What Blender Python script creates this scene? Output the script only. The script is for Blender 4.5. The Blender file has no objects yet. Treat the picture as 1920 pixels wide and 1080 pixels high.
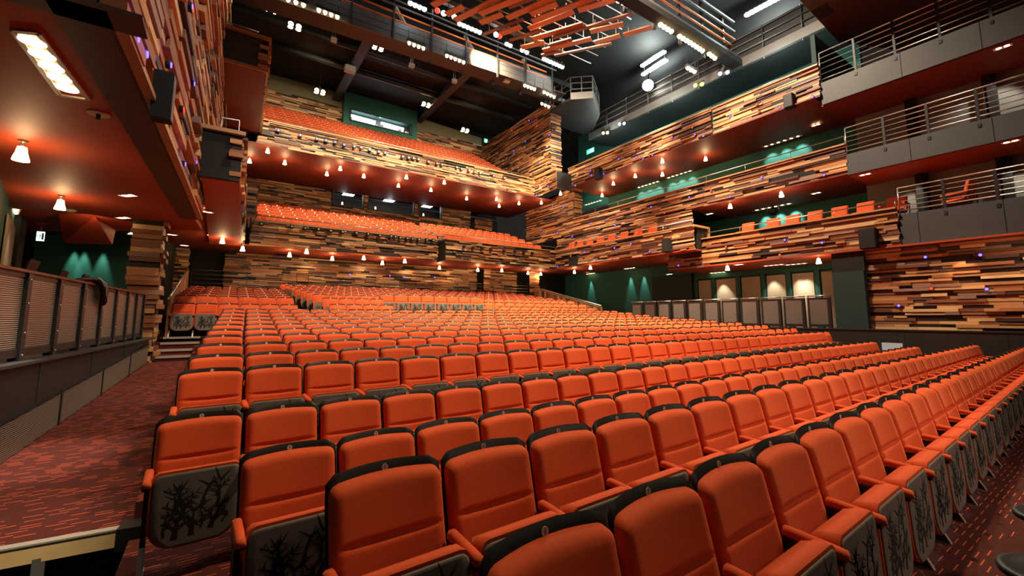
import bpy, bmesh, math, random
from mathutils import Vector, Matrix
rnd = random.Random(7)
scn = bpy.context.scene
COL = scn.collection
PI = math.pi

# ---------------------------------------------------------------- camera
F_PX, CX, CY, YH, VPX, EYE = 812.0, 960.0, 500.0, 594.5, 408.0, 1.62
PITCH = math.atan((YH - CY) / F_PX)
YAW = math.atan((CX - VPX) / (F_PX / math.cos(PITCH)))
cam = bpy.data.cameras.new('camera')
camo = bpy.data.objects.new('camera', cam)
COL.objects.link(camo)
cam.sensor_fit = 'HORIZONTAL'
cam.sensor_width = 36.0
cam.lens = 36.0 * F_PX / 1920.0
cam.shift_y = -(540 - CY) / 1920.0
cam.clip_start = 0.05
cam.clip_end = 200
camo.location = (0, 0, EYE)
camo.rotation_euler = (PI / 2 + PITCH, 0, -YAW)
scn.camera = camo


def ray(px, py):
    u = (px - CX) / F_PX
    v = (CY - py) / F_PX
    f = math.cos(PITCH) - v * math.sin(PITCH)
    z = math.sin(PITCH) + v * math.cos(PITCH)
    c, s = math.cos(YAW), math.sin(YAW)
    return Vector((u * c + f * s, -u * s + f * c, z))


def atx(px, py, X):
    d = ray(px, py)
    return Vector((0, 0, EYE)) + d * (X / d.x)


def aty(px, py, Y):
    d = ray(px, py)
    return Vector((0, 0, EYE)) + d * (Y / d.y)


def atz(px, py, Z):
    d = ray(px, py)
    return Vector((0, 0, EYE)) + d * ((Z - EYE) / d.z)


# ---------------------------------------------------------------- materials
M = {}


def mat(name, col, rough=0.6, metal=0.0, emit=None, es=0.0, noise=0.0, nscale=6.0, sheen=0.0, spec=0.5):
    m = bpy.data.materials.new(name)
    m.use_nodes = True
    nt = m.node_tree
    b = nt.nodes['Principled BSDF']
    b.inputs['Base Color'].default_value = (*col, 1)
    b.inputs['Roughness'].default_value = rough
    b.inputs['Metallic'].default_value = metal
    b.inputs['Specular IOR Level'].default_value = spec
    if sheen:
        b.inputs['Sheen Weight'].default_value = sheen
        b.inputs['Sheen Roughness'].default_value = 0.45
        b.inputs['Sheen Tint'].default_value = (1.0, 0.45, 0.25, 1)
    if emit:
        b.inputs['Emission Color'].default_value = (*emit, 1)
        b.inputs['Emission Strength'].default_value = es
    if noise:
        tc = nt.nodes.new('ShaderNodeTexCoord')
        nz = nt.nodes.new('ShaderNodeTexNoise')
        nz.inputs['Scale'].default_value = nscale
        nz.inputs['Detail'].default_value = 5
        mp = nt.nodes.new('ShaderNodeMapRange')
        mp.inputs['To Min'].default_value = 1 - noise
        mp.inputs['To Max'].default_value = 1 + noise
        mx = nt.nodes.new('ShaderNodeMix')
        mx.data_type = 'RGBA'
        mx.blend_type = 'MULTIPLY'
        mx.inputs[0].default_value = 1
        mx.inputs[6].default_value = (*col, 1)
        nt.links.new(tc.outputs['Object'], nz.inputs['Vector'])
        nt.links.new(nz.outputs['Fac'], mp.inputs['Value'])
        nt.links.new(mp.outputs['Result'], mx.inputs[7])
        nt.links.new(mx.outputs[2], b.inputs['Base Color'])
    M[name] = m
    return m


def wood_mat(name):
    m = bpy.data.materials.new(name)
    m.use_nodes = True
    nt = m.node_tree
    b = nt.nodes['Principled BSDF']
    b.inputs['Roughness'].default_value = 0.5
    b.inputs['Specular IOR Level'].default_value = 0.35
    at = nt.nodes.new('ShaderNodeAttribute')
    at.attribute_name = 'Col'
    tc = nt.nodes.new('ShaderNodeTexCoord')
    mpg = nt.nodes.new('ShaderNodeMapping')
    mpg.inputs['Scale'].default_value = (2.5, 2.5, 45)
    nz = nt.nodes.new('ShaderNodeTexNoise')
    nz.inputs['Scale'].default_value = 1.6
    nz.inputs['Detail'].default_value = 4
    mp = nt.nodes.new('ShaderNodeMapRange')
    mp.inputs['To Min'].default_value = 0.6
    mp.inputs['To Max'].default_value = 1.4
    mx = nt.nodes.new('ShaderNodeMix')
    mx.data_type = 'RGBA'
    mx.blend_type = 'MULTIPLY'
    mx.inputs[0].default_value = 1
    nt.links.new(tc.outputs['Object'], mpg.inputs['Vector'])
    nt.links.new(mpg.outputs['Vector'], nz.inputs['Vector'])
    nt.links.new(nz.outputs['Fac'], mp.inputs['Value'])
    nt.links.new(at.outputs['Color'], mx.inputs[6])
    nt.links.new(mp.outputs['Result'], mx.inputs[7])
    nt.links.new(mx.outputs[2], b.inputs['Base Color'])
    M[name] = m


def carpet_mat(name):
    m = bpy.data.materials.new(name)
    m.use_nodes = True
    nt = m.node_tree
    N, L = nt.nodes, nt.links
    b = N['Principled BSDF']
    b.inputs['Roughness'].default_value = 0.85
    b.inputs['Specular IOR Level'].default_value = 0.25
    tc = N.new('ShaderNodeTexCoord')
    sp = N.new('ShaderNodeSeparateXYZ')
    L.new(tc.outputs['Object'], sp.inputs['Vector'])

    def op(o, a, b_=None, c=None):
        n = N.new('ShaderNodeMath')
        n.operation = o
        for i, v in enumerate((a, b_, c)):
            if v is None:
                continue
            if isinstance(v, (int, float)):
                n.inputs[i].default_value = v
            else:
                L.new(v, n.inputs[i])
        return n.outputs[0]

    def dashes(h, ln, wid, fill, thr, seed):
        yr = op('DIVIDE', sp.outputs['Y'], h)
        row = op('FLOOR', yr)
        fy = op('FRACT', yr)
        wn = N.new('ShaderNodeTexWhiteNoise')
        wn.noise_dimensions = '1D'
        L.new(op('ADD', row, seed), wn.inputs['W'])
        xr = op('ADD', op('DIVIDE', sp.outputs['X'], ln), op('MULTIPLY', wn.outputs['Value'], 7.0))
        cell = op('FLOOR', xr)
        fx = op('FRACT', xr)
        w2 = N.new('ShaderNodeTexWhiteNoise')
        w2.noise_dimensions = '2D'
        cb = N.new('ShaderNodeCombineXYZ')
        L.new(cell, cb.inputs[0])
        L.new(row, cb.inputs[1])
        L.new(cb.outputs[0], w2.inputs['Vector'])
        k = op('GREATER_THAN', w2.outputs['Value'], thr)
        return op('MULTIPLY', op('MULTIPLY', op('LESS_THAN', fy, wid), op('LESS_THAN', fx, fill)), k)
    d1 = dashes(0.043, 0.21, 0.16, 0.55, 0.35, 3.1)
    d2 = dashes(0.0143, 0.33, 0.5, 0.8, 0.4, 9.7)
    nz = N.new('ShaderNodeTexNoise')
    nz.inputs['Scale'].default_value = 3
    L.new(tc.outputs['Object'], nz.inputs['Vector'])
    m1 = N.new('ShaderNodeMix')
    m1.data_type = 'RGBA'
    m1.inputs[6].default_value = (0.060, 0.011, 0.009, 1)
    m1.inputs[7].default_value = (0.10, 0.016, 0.011, 1)
    L.new(op('MULTIPLY', d2, nz.outputs['Fac']), m1.inputs[0])
    m2 = N.new('ShaderNodeMix')
    m2.data_type = 'RGBA'
    m2.inputs[7].default_value = (0.55, 0.10, 0.035, 1)
    L.new(m1.outputs[2], m2.inputs[6])
    L.new(d1, m2.inputs[0])
    L.new(m2.outputs[2], b.inputs['Base Color'])
    M[name] = m


def grille_mat(name, pitch=0.022):
    """dark frame with light horizontal louvre lines"""
    m = bpy.data.materials.new(name)
    m.use_nodes = True
    nt = m.node_tree
    N, L = nt.nodes, nt.links
    b = N['Principled BSDF']
    b.inputs['Roughness'].default_value = 0.4
    b.inputs['Metallic'].default_value = 0.3
    tc = N.new('ShaderNodeTexCoord')
    sp = N.new('ShaderNodeSeparateXYZ')
    L.new(tc.outputs['Object'], sp.inputs['Vector'])
    d = N.new('ShaderNodeMath')
    d.operation = 'DIVIDE'
    d.inputs[1].default_value = pitch
    L.new(sp.outputs['Z'], d.inputs[0])
    f = N.new('ShaderNodeMath')
    f.operation = 'FRACT'
    L.new(d.outputs[0], f.inputs[0])
    g = N.new('ShaderNodeMath')
    g.operation = 'GREATER_THAN'
    g.inputs[1].default_value = 0.5
    L.new(f.outputs[0], g.inputs[0])
    mx = N.new('ShaderNodeMix')
    mx.data_type = 'RGBA'
    mx.inputs[6].default_value = (0.02, 0.018, 0.015, 1)
    mx.inputs[7].default_value = (0.34, 0.29, 0.23, 1)
    L.new(g.outputs[0], mx.inputs[0])
    L.new(mx.outputs[2], b.inputs['Base Color'])
    M[name] = m


wood_mat('timber')
carpet_mat('carpet')
grille_mat('grille')
mat('velvet', (0.69, 0.102, 0.031), 0.85, noise=0.10, nscale=40, sheen=0.25, spec=0.15)
mat('velvet_far', (0.70, 0.11, 0.036), 0.8, noise=0.1, nscale=30, spec=0.2)
mat('black_ply', (0.010, 0.007, 0.006), 0.45, spec=0.3)
mat('seat_grey', (0.17, 0.15, 0.13), 0.6, noise=0.1)
mat('tree_black', (0.006, 0.006, 0.006), 0.8)
mat('black_metal', (0.010, 0.010, 0.010), 0.5)
mat('dark_metal', (0.045, 0.045, 0.047), 0.5, metal=0.4)
mat('steel', (0.55, 0.53, 0.5), 0.3, metal=0.9)
mat('bridge_grey', (0.13, 0.125, 0.12), 0.5, metal=0.3, noise=0.2, nscale=2)
mat('silver', (0.62, 0.6, 0.55), 0.4, metal=0.6)
mat('plate', (0.72, 0.69, 0.64), 0.5)
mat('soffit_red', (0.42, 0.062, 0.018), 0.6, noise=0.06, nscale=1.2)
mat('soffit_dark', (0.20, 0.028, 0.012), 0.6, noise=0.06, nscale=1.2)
mat('trim_brown', (0.075, 0.03, 0.016), 0.5)
mat('coping_wood', (0.46, 0.25, 0.11), 0.4, noise=0.2, nscale=5)
mat('plank_pale', (0.66, 0.44, 0.20), 0.5, noise=0.15, nscale=8)
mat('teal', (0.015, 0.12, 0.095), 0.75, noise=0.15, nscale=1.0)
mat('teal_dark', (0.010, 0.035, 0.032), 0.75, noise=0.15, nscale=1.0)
mat('booth_green', (0.02, 0.13, 0.10), 0.7)
mat('near_black', (0.006, 0.006, 0.006), 0.8)
mat('ceiling_black', (0.011, 0.010, 0.009), 0.85, noise=0.3, nscale=1)
mat('parapet', (0.024, 0.023, 0.022), 0.42, noise=0.15, nscale=2)
mat('fascia_grey', (0.055, 0.058, 0.06), 0.55, noise=0.25, nscale=1.3)
mat('concrete', (0.22, 0.21, 0.19), 0.75, noise=0.25, nscale=1.5)
mat('panel_beige', (0.42, 0.36, 0.27), 0.8, noise=0.12, nscale=30)
mat('olive', (0.22, 0.20, 0.12), 0.8)
mat('rust', (0.10, 0.025, 0.010), 0.35, metal=0.5, noise=0.5, nscale=9)
mat('mesh_grey', (0.16, 0.155, 0.14), 0.5, metal=0.3)
mat('orange_pipe', (0.85, 0.20, 0.03), 0.4)
mat('slat_orange', (0.62, 0.17, 0.045), 0.5, noise=0.2, nscale=3)
mat('slat_brown', (0.26, 0.075, 0.03), 0.5, noise=0.2, nscale=3)
mat('white_box', (0.62, 0.60, 0.52), 0.6)
mat('glow_warm', (1, 0.8, 0.5), 0.5, emit=(1.0, 0.60, 0.26), es=26)
mat('glow_soft', (1, 0.8, 0.5), 0.5, emit=(1.0, 0.62, 0.30), es=9)
mat('glow_amber', (1, 0.8, 0.5), 0.5, emit=(1.0, 0.72, 0.34), es=22)
mat('glow_white', (1, 1, 1), 0.5, emit=(0.85, 0.95, 1.0), es=14)
mat('glow_star', (1, 1, 1), 0.5, emit=(1.0, 0.93, 0.75), es=120)
mat('glow_blue', (0.05, 0.03, 1), 0.5, emit=(0.06, 0.04, 1.0), es=9)
mat('glow_bluewhite', (0.5, 0.5, 1), 0.5, emit=(0.30, 0.30, 1.0), es=3)
mat('glow_dim', (0.2, 0.2, 0.5), 0.4, emit=(0.25, 0.25, 0.9), es=1.2)
mat('glow_red', (1, 0.03, 0.02), 0.5, emit=(1.0, 0.03, 0.015), es=4)
mat('glow_yellow', (1, 1, 0.2), 0.5, emit=(0.75, 0.8, 0.12), es=3)
mat('glow_green', (0.1, 1, 0.5), 0.5, emit=(0.05, 0.75, 0.35), es=2.2)
mat('glow_paper', (1, 1, 1), 0.5, emit=(0.75, 1.0, 0.92), es=2.2)
mat('screen', (0.4, 0.42, 0.42), 0.4, emit=(0.5, 0.55, 0.55), es=0.25)
mat('paper', (0.8, 0.78, 0.72), 0.8)
mat('glass_dark', (0.02, 0.02, 0.025), 0.08)
mat('booth_red', (0.30, 0.03, 0.02), 0.7)

PALETTE = [(0.66, 0.33, 0.12), (0.56, 0.25, 0.085), (0.46, 0.17, 0.055), (0.38, 0.125, 0.042), (0.24, 0.085, 0.036),
           (0.15, 0.06, 0.032), (0.70, 0.40, 0.17), (0.30, 0.16, 0.095), (0.50, 0.22, 0.08), (0.06, 0.027, 0.018)]
PALETTE = [(r_ * 0.94, g_ * 1.08, b_ * 1.35) for r_, g_, b_ in PALETTE]


# ---------------------------------------------------------------- mesh builder
class MB:
    def __init__(s):
        s.v, s.f, s.m, s.c, s.sm = [], [], [], [], []
        s.col = (0.3, 0.15, 0.07)
        s.mi = 0
        s.smooth = False

    def face(s, idx):
        s.f.append(tuple(idx))
        s.m.append(s.mi)
        s.c.append(s.col)
        s.sm.append(s.smooth)

    def quad(s, *pts):
        n = len(s.v)
        s.v += [tuple(p) for p in pts]
        s.face(range(n, n + len(pts)))

    def hexa(s, p):
        """p: 8 points, bottom loop 0-3 (ccw seen from above), top loop 4-7"""
        n = len(s.v)
        s.v += [tuple(q) for q in p]
        for q in ((3, 2, 1, 0), (4, 5, 6, 7), (0, 1, 5, 4), (1, 2, 6, 5), (2, 3, 7, 6), (3, 0, 4, 7)):
            s.face([n + i for i in q])

    def box(s, x0, x1, y0, y1, z0, z1):
        s.hexa([(x0, y0, z0), (x1, y0, z0), (x1, y1, z0), (x0, y1, z0),
                (x0, y0, z1), (x1, y0, z1), (x1, y1, z1), (x0, y1, z1)])

    def bar(s, a, b, w, h, up=(0, 0, 1)):
        """rectangular bar from a to b; w sideways, h along up"""
        a, b = Vector(a), Vector(b)
        d = (b - a).normalized()
        up = Vector(up)
        sd = d.cross(up)
        if sd.length < 1e-5:
            sd = d.cross(Vector((0, 1, 0)))
        sd.normalize()
        u = sd.cross(d).normalized()
        sd, u = sd * (w / 2), u * (h / 2)
        s.hexa([a - sd - u, a + sd - u, b + sd - u, b - sd - u, a - sd + u, a + sd + u, b + sd + u, b - sd + u])

    def tube(s, pts, r, n=8, closed=False, cap=True):
        pts = [Vector(p) for p in pts]
        rings = []
        rr = r if isinstance(r, (list, tuple)) else [r] * len(pts)
        ref = None
        for i, p in enumerate(pts):
            a = pts[i - 1] if i > 0 else p
            b = pts[i + 1] if i < len(pts) - 1 else p
            if closed:
                a, b = pts[i - 1], pts[(i + 1) % len(pts)]
            d = (b - a).normalized()
            if ref is None:
                ref = Vector((0, 0, 1)) if abs(d.z) < 0.9 else Vector((1, 0, 0))
            x = d.cross(ref).normalized()
            y = x.cross(d).normalized()
            ref = y
            base = len(s.v)
            for k in range(n):
                t = 2 * PI * k / n
                s.v.append(tuple(p + (x * math.cos(t) + y * math.sin(t)) * rr[i]))
            rings.append(base)
        old = s.smooth
        s.smooth = True
        m = len(rings)
        for i in range(m if closed else m - 1):
            a, b = rings[i], rings[(i + 1) % m]
            for k in range(n):
                s.face((a + k, a + (k + 1) % n, b + (k + 1) % n, b + k))
        s.smooth = False
        if cap and not closed:
            s.face([rings[0] + k for k in reversed(range(n))])
            s.face([rings[-1] + k for k in range(n)])
        s.smooth = old

    def lathe(s, prof, n=16, c=(0, 0, 0), cap=True, axis=None):
        """prof: list of (r, z) bottom to top"""
        c = Vector(c)
        R = Matrix.Identity(3)
        if axis is not None:
            R = Vector((0, 0, 1)).rotation_difference(Vector(axis)).to_matrix()
        rings = []
        for r, z in prof:
            base = len(s.v)
            for k in range(n):
                t = 2 * PI * k / n
                s.v.append(tuple(c + R @ Vector((r * math.cos(t), r * math.sin(t), z))))
            rings.append(base)
        old = s.smooth
        s.smooth = True
        for a, b in zip(rings, rings[1:]):
            for k in range(n):
                s.face((a + k, a + (k + 1) % n, b + (k + 1) % n, b + k))
        s.smooth = False
        if cap:
            s.face([rings[0] + k for k in reversed(range(n))])
            s.face([rings[-1] + k for k in range(n)])
        s.smooth = old

    def prism(s, poly, z0, z1):
        n = len(poly)
        b = len(s.v)
        s.v += [(p[0], p[1], z0) for p in poly] + [(p[0], p[1], z1) for p in poly]
        s.face([b + i for i in reversed(range(n))])
        s.face([b + n + i for i in range(n)])
        for i in range(n):
            j = (i + 1) % n
            s.face((b + i, b + j, b + n + j, b + n + i))

    def mesh(s, name, mats):
        me = bpy.data.meshes.new(name)
        me.from_pydata(s.v, [], s.f)
        for m in mats:
            me.materials.append(M[m])
        me.polygons.foreach_set('material_index', s.m)
        me.polygons.foreach_set('use_smooth', s.sm)
        if mats and 'timber' in mats:
            ca = me.color_attributes.new('Col', 'FLOAT_COLOR', 'CORNER')
            data = []
            for p in me.polygons:
                c = s.c[p.index]
                data += [c[0], c[1], c[2], 1.0] * p.loop_total
            ca.data.foreach_set('color', data)
        me.update()
        return me

    def build(s, name, mats, parent=None, loc=None):
        if isinstance(mats, str):
            mats = [mats]
        return link(name, s.mesh(name, mats), parent, loc)


def link(name, me, parent=None, loc=None):
    o = bpy.data.objects.new(name, me)
    COL.objects.link(o)
    if parent is not None:
        o.parent = parent
    if loc is not None:
        o.location = loc
    return o


def tag(o, label=None, cat=None, group=None, kind=None):
    if label:
        o['label'] = label
    if cat:
        o['category'] = cat
    if group:
        o['group'] = group
    if kind:
        o['kind'] = kind
    return o


def thing(name, label, cat, loc=(0, 0, 0), rotz=0, group=None):
    o = bpy.data.objects.new(name, None)
    COL.objects.link(o)
    o.location = loc
    o.rotation_euler = (0, 0, rotz)
    o.empty_display_size = 0.1
    return tag(o, label, cat, group)


def copy_tree(root, loc, rotz=None):
    r = root.copy()
    COL.objects.link(r)
    r.location = loc
    if rotz is not None:
        r.rotation_euler = (0, 0, rotz)
    for ch in root.children:
        c = ch.copy()
        COL.objects.link(c)
        c.parent = r
        for g in ch.children:
            d = g.copy()
            COL.objects.link(d)
            d.parent = c
    return r


def struct(name, mb, mats, parent=None):
    o = mb.build(name, mats, parent)
    if parent is None:
        o['kind'] = 'structure'
    return o


ORD = ['', 'first', 'second', 'third', 'fourth', 'fifth', 'sixth', 'seventh', 'eighth', 'ninth', 'tenth', 'eleventh', 'twelfth',
       'thirteenth', 'fourteenth', 'fifteenth', 'sixteenth', 'seventeenth', 'eighteenth', 'nineteenth', 'twentieth', 'twenty-first',
       'twenty-second', 'twenty-third', 'twenty-fourth', 'twenty-fifth', 'twenty-sixth', 'twenty-seventh', 'twenty-eighth',
       'twenty-ninth', 'thirtieth', 'thirty-first', 'thirty-second', 'thirty-third', 'thirty-fourth', 'thirty-fifth']


def lights_at(kind, name, loc, energy, col, radius=0.05, target=None, angle=60, blend=0.6, size=None):
    l = bpy.data.lights.new(name, kind)
    l.energy = energy
    l.color = col
    if kind in ('POINT', 'SPOT'):
        l.shadow_soft_size = radius
    o = bpy.data.objects.new(name, l)
    COL.objects.link(o)
    o.location = loc
    if kind == 'SPOT':
        l.spot_size = math.radians(angle)
        l.spot_blend = blend
    if kind == 'AREA':
        l.size = size or 1.0
    if target is not None:
        d = Vector(target) - Vector(loc)
        o.rotation_euler = d.to_track_quat('-Z', 'Y').to_euler()
    return o


# ---------------------------------------------------------------- timber cladding
def clad(name, p0, p1, z0, z1, nrm, seed, parent=None, ph=0.078, lens=(0.35, 1.5), dep=(0.0, 0.11), dark=0.13, bright=1.0, z1b=None):
    """stacked timber on the vertical plane p0->p1 (xy), from z0 to z1, facing nrm (xy)"""
    r = random.Random(seed)
    p0, p1 = Vector((p0[0], p0[1], 0)), Vector((p1[0], p1[1], 0))
    L = (p1 - p0).length
    d = (p1 - p0) / L
    n = Vector((nrm[0], nrm[1], 0)).normalized()
    mb = MB()
    nrow = max(1, round((z1 - z0) / ph))
    h = (z1 - z0) / nrow
    mb.col = (0.02, 0.012, 0.009)

    def bx(a, b, za, zb, o0, o1):
        A, B = p0 + d * a, p0 + d * b
        q = [A + n * o1, B + n * o1, B + n * o0, A + n * o0]
        if d.cross(Vector((0, 0, 1))).dot(n) < 0:
            q = [q[1], q[0], q[3], q[2]]
        mb.hexa([(v.x, v.y, za) for v in q] + [(v.x, v.y, zb) for v in q])
    bx(0.02, L - 0.02, z0, z1, -0.08, 0.0)
    for i in range(nrow):
        za = z0 + i * h
        if z1b is not None and za > z1b:
            continue
        a = 0.0
        while a < L - 1e-4:
            l = r.uniform(*lens) * (1 if r.random() < .7 else .45)
            b = a + l
            if L - b < 0.2:
                b = L
            zt = za + h * r.choice((0.97, 0.97, 0.94, 0.72))
            if r.random() < dark:
                mb.col = (0.018, 0.012, 0.010)
                bx(a, b, za, zt, 0.0, 0.006)
            else:
                c = r.choice(PALETTE)
                k = r.uniform(0.8, 1.2) * bright
                mb.col = (c[0] * k, c[1] * k, c[2] * k)
                e0 = r.uniform(-0.04, 0.02) if a == 0 else 0
                e1 = r.uniform(-0.02, 0.04) if b == L else 0
                bx(a + e0, b + e1, za, zt, 0.0, r.uniform(*dep))
            a = b
    return mb.build(name, 'timber', parent)


def handrail(parent, p0, p1, zb, zr, step=1.6, rad=0.02, m='steel', name='handrail'):
    mb = MB()
    p0, p1 = Vector((p0[0], p0[1], 0)), Vector((p1[0], p1[1], 0))
    L = (p1 - p0).length
    up = Vector((0, 0, 1))
    mb.tube([p0 + up * zr, p1 + up * zr], rad, 8)
    k = max(1, round(L / step))
    for i in range(k + 1):
        q = p0.lerp(p1, (i + 0.02) / (k + 0.04))
        mb.tube([q + up * zb, q + up * (zr)], rad * 0.55, 6)
    return mb.build(name, m, parent)


def balcony(label, p0, p1, z0, z1, nrm, seed, rail=None, cope=0.16, **kw):
    t = thing('balcony_front', label, 'balcony')
    clad('timber_cladding', p0, p1, z0, z1 - 0.05, nrm, seed, t, **kw)
    n = Vector((nrm[0], nrm[1], 0)).normalized()
    mb = MB()
    a, b = Vector((*p0, z1 - 0.025)) - n * (cope / 2 - 0.09), Vector((*p1, z1 - 0.025)) - n * (cope / 2 - 0.09)
    mb.bar(a, b, cope + 0.06, 0.05)
    mb.build('coping', 'coping_wood', t)
    if rail:
        o = n * 0.0
        handrail(t, (Vector(p0) - n.xy * 0.03), (Vector(p1) - n.xy * 0.03), z1, z1 + rail)
    return t


def slab(name, poly, z, m, th=0.12, kind=True):
    """horizontal slab whose underside is at z"""
    mb = MB()
    mb.prism(poly, z, z + th)
    o = mb.build(name, m)
    o['kind'] = 'structure'
    return o


def wall(name, p0, p1, z0, z1, nrm, m, th=0.15):
    mb = MB()
    n = Vector((nrm[0], nrm[1])).normalized() * th
    p0, p1 = Vector(p0), Vector(p1)
    poly = [p0, p1, p1 - n, p0 - n]
    area = sum(poly[i].x * poly[(i + 1) % 4].y - poly[(i + 1) % 4].x * poly[i].y for i in range(4))
    if area < 0:
        poly.reverse()
    mb.prism(poly, z0, z1)
    o = mb.build(name, m)
    o['kind'] = 'structure'
    return o


# ---------------------------------------------------------------- theatre seat (local: faces -y, root on the floor)
def hwid(v, W, H, rt, rb):
    """half width of a rounded rectangle at height v in [0,H]"""
    w = W / 2
    if v > H - rt:
        e = v - (H - rt)
        return w - rt + math.sqrt(max(0, rt * rt - e * e))
    if v < rb:
        e = rb - v
        return w - rb + math.sqrt(max(0, rb * rb - e * e))
    return w


def pad(mb, P, W, H, T, rt, rb, nx, ny, edge=0.03, dome=0.0, crease=None, arch=0.0, back=True, rows=None):
    """rounded slab: P(x, s, t) maps across / up / outward to space"""
    def sp(i, n):
        t = i / n
        return 0.5 - 0.5 * math.cos(PI * t) if n > 5 else t
    n0 = len(mb.v)
    mb.smooth = True
    if rows:
        ny = len(rows) - 1
    for j in range(ny + 1):
        s = rows[j] if rows else sp(j, ny) * H
        s_ = min(max(s, 1e-4), H - 1e-4)
        hw = hwid(s_, W, H, rt, rb)
        for i in range(nx + 1):
            u = 2 * sp(i, nx) - 1
            x = u * hw
            d = min(hw - abs(x), s, H - s)
            q = min(1.0, max(0.0, d / edge))
            t = T * math.sqrt(max(0.0, 1 - (1 - q) ** 2))
            t += dome * (1 - (2 * x / W) ** 2) * (1 - (2 * s / H - 1) ** 2)
            if crease and q > 0.6:
                cs = crease + 0.02 * (2 * x / W) ** 2
                t -= 0.024 * math.exp(-((s - cs) / 0.011) ** 2) * max(0, 1 - (abs(x) / (W * 0.43)) ** 6)
            mb.v.append(tuple(P(x, s + arch * (1 - (2 * x / W) ** 2) * (s / H), t)))
    w = nx + 1
    for j in range(ny):
        for i in range(nx):
            a = n0 + j * w + i
            mb.face((a, a + 1, a + 1 + w, a + w))
    if back:
        mb.smooth = False
        loop = [n0 + i for i in range(w)] + [n0 + j * w + nx for j in range(1, ny + 1)] + \
               [n0 + ny * w + i for i in range(nx - 1, -1, -1)] + [n0 + j * w for j in range(ny - 1, 0, -1)]
        mb.face(list(reversed(loop)))
    mb.smooth = False


TILT = math.radians(13)


def Pback(off):
    def f(x, s, t):
        bow = 0.035 * (x / 0.27) ** 2
        return Vector((x, s * math.sin(TILT) - (t + off + bow) * math.cos(TILT), 0.42 + s * math.cos(TILT) - (t + off + bow) * math.sin(TILT) * 0.3))
    return f


def Pseat(x, s, t):          # underside of the raised seat, outward = towards the stage
    return Vector((x, -0.255 - t - 0.02 * (1 - s / 0.46), 0.19 + s))


def Pcush(x, s, t):          # sitting face of the raised seat, outward = towards the backrest
    return Vector((-x, -0.254 + t - 0.02 * (1 - s / 0.46), 0.185 + s))


def branch(mb, p, ang, ln, w, depth, r, lim):
    """flat tapering limb on the seat underside"""
    q = p
    n = 3
    pts = [(p[0], p[1])]
    a = ang
    for i in range(n):
        a += r.uniform(-0.28, 0.28)
        q = (q[0] + math.sin(a) * ln / n, q[1] + math.cos(a) * ln / n)
        pts.append(q)
    for i in range(n):
        (x0, y0), (x1, y1) = pts[i], pts[i + 1]
        w0, w1 = w * (1 - 0.7 * i / n), w * (1 - 0.7 * (i + 1) / n)
        if i == n - 1:
            w1 = w * 0.12
        dx, dy = x1 - x0, y1 - y0
        l = math.hypot(dx, dy) or 1
        nx, ny = -dy / l, dx / l
        mb.quad(*[Pseat(min(lim, max(-lim, a_)), b_, 0.0065) for a_, b_ in
                  ((x0 - nx * w0, y0 - ny * w0), (x0 + nx * w0, y0 + ny * w0), (x1 + nx * w1, y1 + ny * w1), (x1 - nx * w1, y1 - ny * w1))])
    if depth > 0:
        for i in range(1, n + 1):
            for sgn in ((-1, 1) if r.random() < 0.72 else (r.choice((-1, 1)),)):
                if abs(pts[i][0]) < lim and 0.05 < pts[i][1] < 0.37:
                    branch(mb, pts[i], ang + sgn * r.uniform(0.45, 0.95), ln * r.uniform(0.42, 0.62), w * (0.62 if depth > 1 else 0.5), depth - 1, r, lim)


def shell_mesh(detail=True):
    mb = MB()
    mb.mi = 0
    if detail:
        pad(mb, Pseat, 0.494, 0.462, 0.006, 0.05, 0.15, 10, 16, edge=0.006)
    else:
        pad(mb, Pseat, 0.50, 0.46, 0.006, 0.055, 0.15, 2, 4, edge=0.006, back=False)
    mb.mi = 1
    r = random.Random(11)
    # three trunks near the foot of the panel and more limbs above them
    if detail:
        for x, s, a, ln, w in ((-0.11, 0.05, 0.12, 0.16, 0.019), (-0.02, 0.055, 0.06, 0.15, 0.017), (0.085, 0.075, 0.0, 0.13, 0.018),
                               (-0.075, 0.165, 0.25, 0.17, 0.013), (-0.10, 0.20, -0.22, 0.13, 0.012), (0.035, 0.23, 0.02, 0.13, 0.011), (0.115, 0.20, 0.18, 0.17, 0.014),
                               (-0.165, 0.075, -0.25, 0.12, 0.008), (0.03, 0.09, 0.3, 0.10, 0.008), (0.15, 0.1, 0.6, 0.10, 0.008)):
            branch(mb, (x, s), a, ln, w, 2, r, 0.185)
    else:
        for x, s, h, lean in ((-0.11, 0.07, 0.12, -0.03), (-0.02, 0.07, 0.13, 0.02), (0.08, 0.09, 0.13, 0.03), (-0.06, 0.2, 0.14, -0.03), (0.03, 0.22, 0.13, 0.01), (0.12, 0.21, 0.13, 0.03), (-0.13, 0.2, 0.13, -0.02)):
            for k in range(3):
                e = (x + lean + (k - 1) * 0.05, s + h - abs(k - 1) * 0.02)
                mb.quad(Pseat(x - 0.011, s, 0.0065), Pseat(x + 0.011, s, 0.0065), Pseat(e[0] + 0.004, e[1], 0.0065), Pseat(e[0] - 0.004, e[1], 0.0065))
    return mb


def back_pad(nx=14, ny=20, crease=True):
    mb = MB()
    rows = None
    if crease:
        rows = [0, .004, .012, .025, .045, .08, .12, .16, .20, .225, .24, .25, .258, .265, .272, .279, .286, .293, .30, .309, .32, .335, .36, .39, .42, .445, .47, .487, .50, .509, .514]
    pad(mb, Pback(0.0), 0.522, 0.514, 0.062, 0.042, 0.03, nx, ny, edge=0.036, dome=0.012, crease=0.272 if crease else None, arch=0.012, back=False, rows=rows)
    return mb


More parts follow.
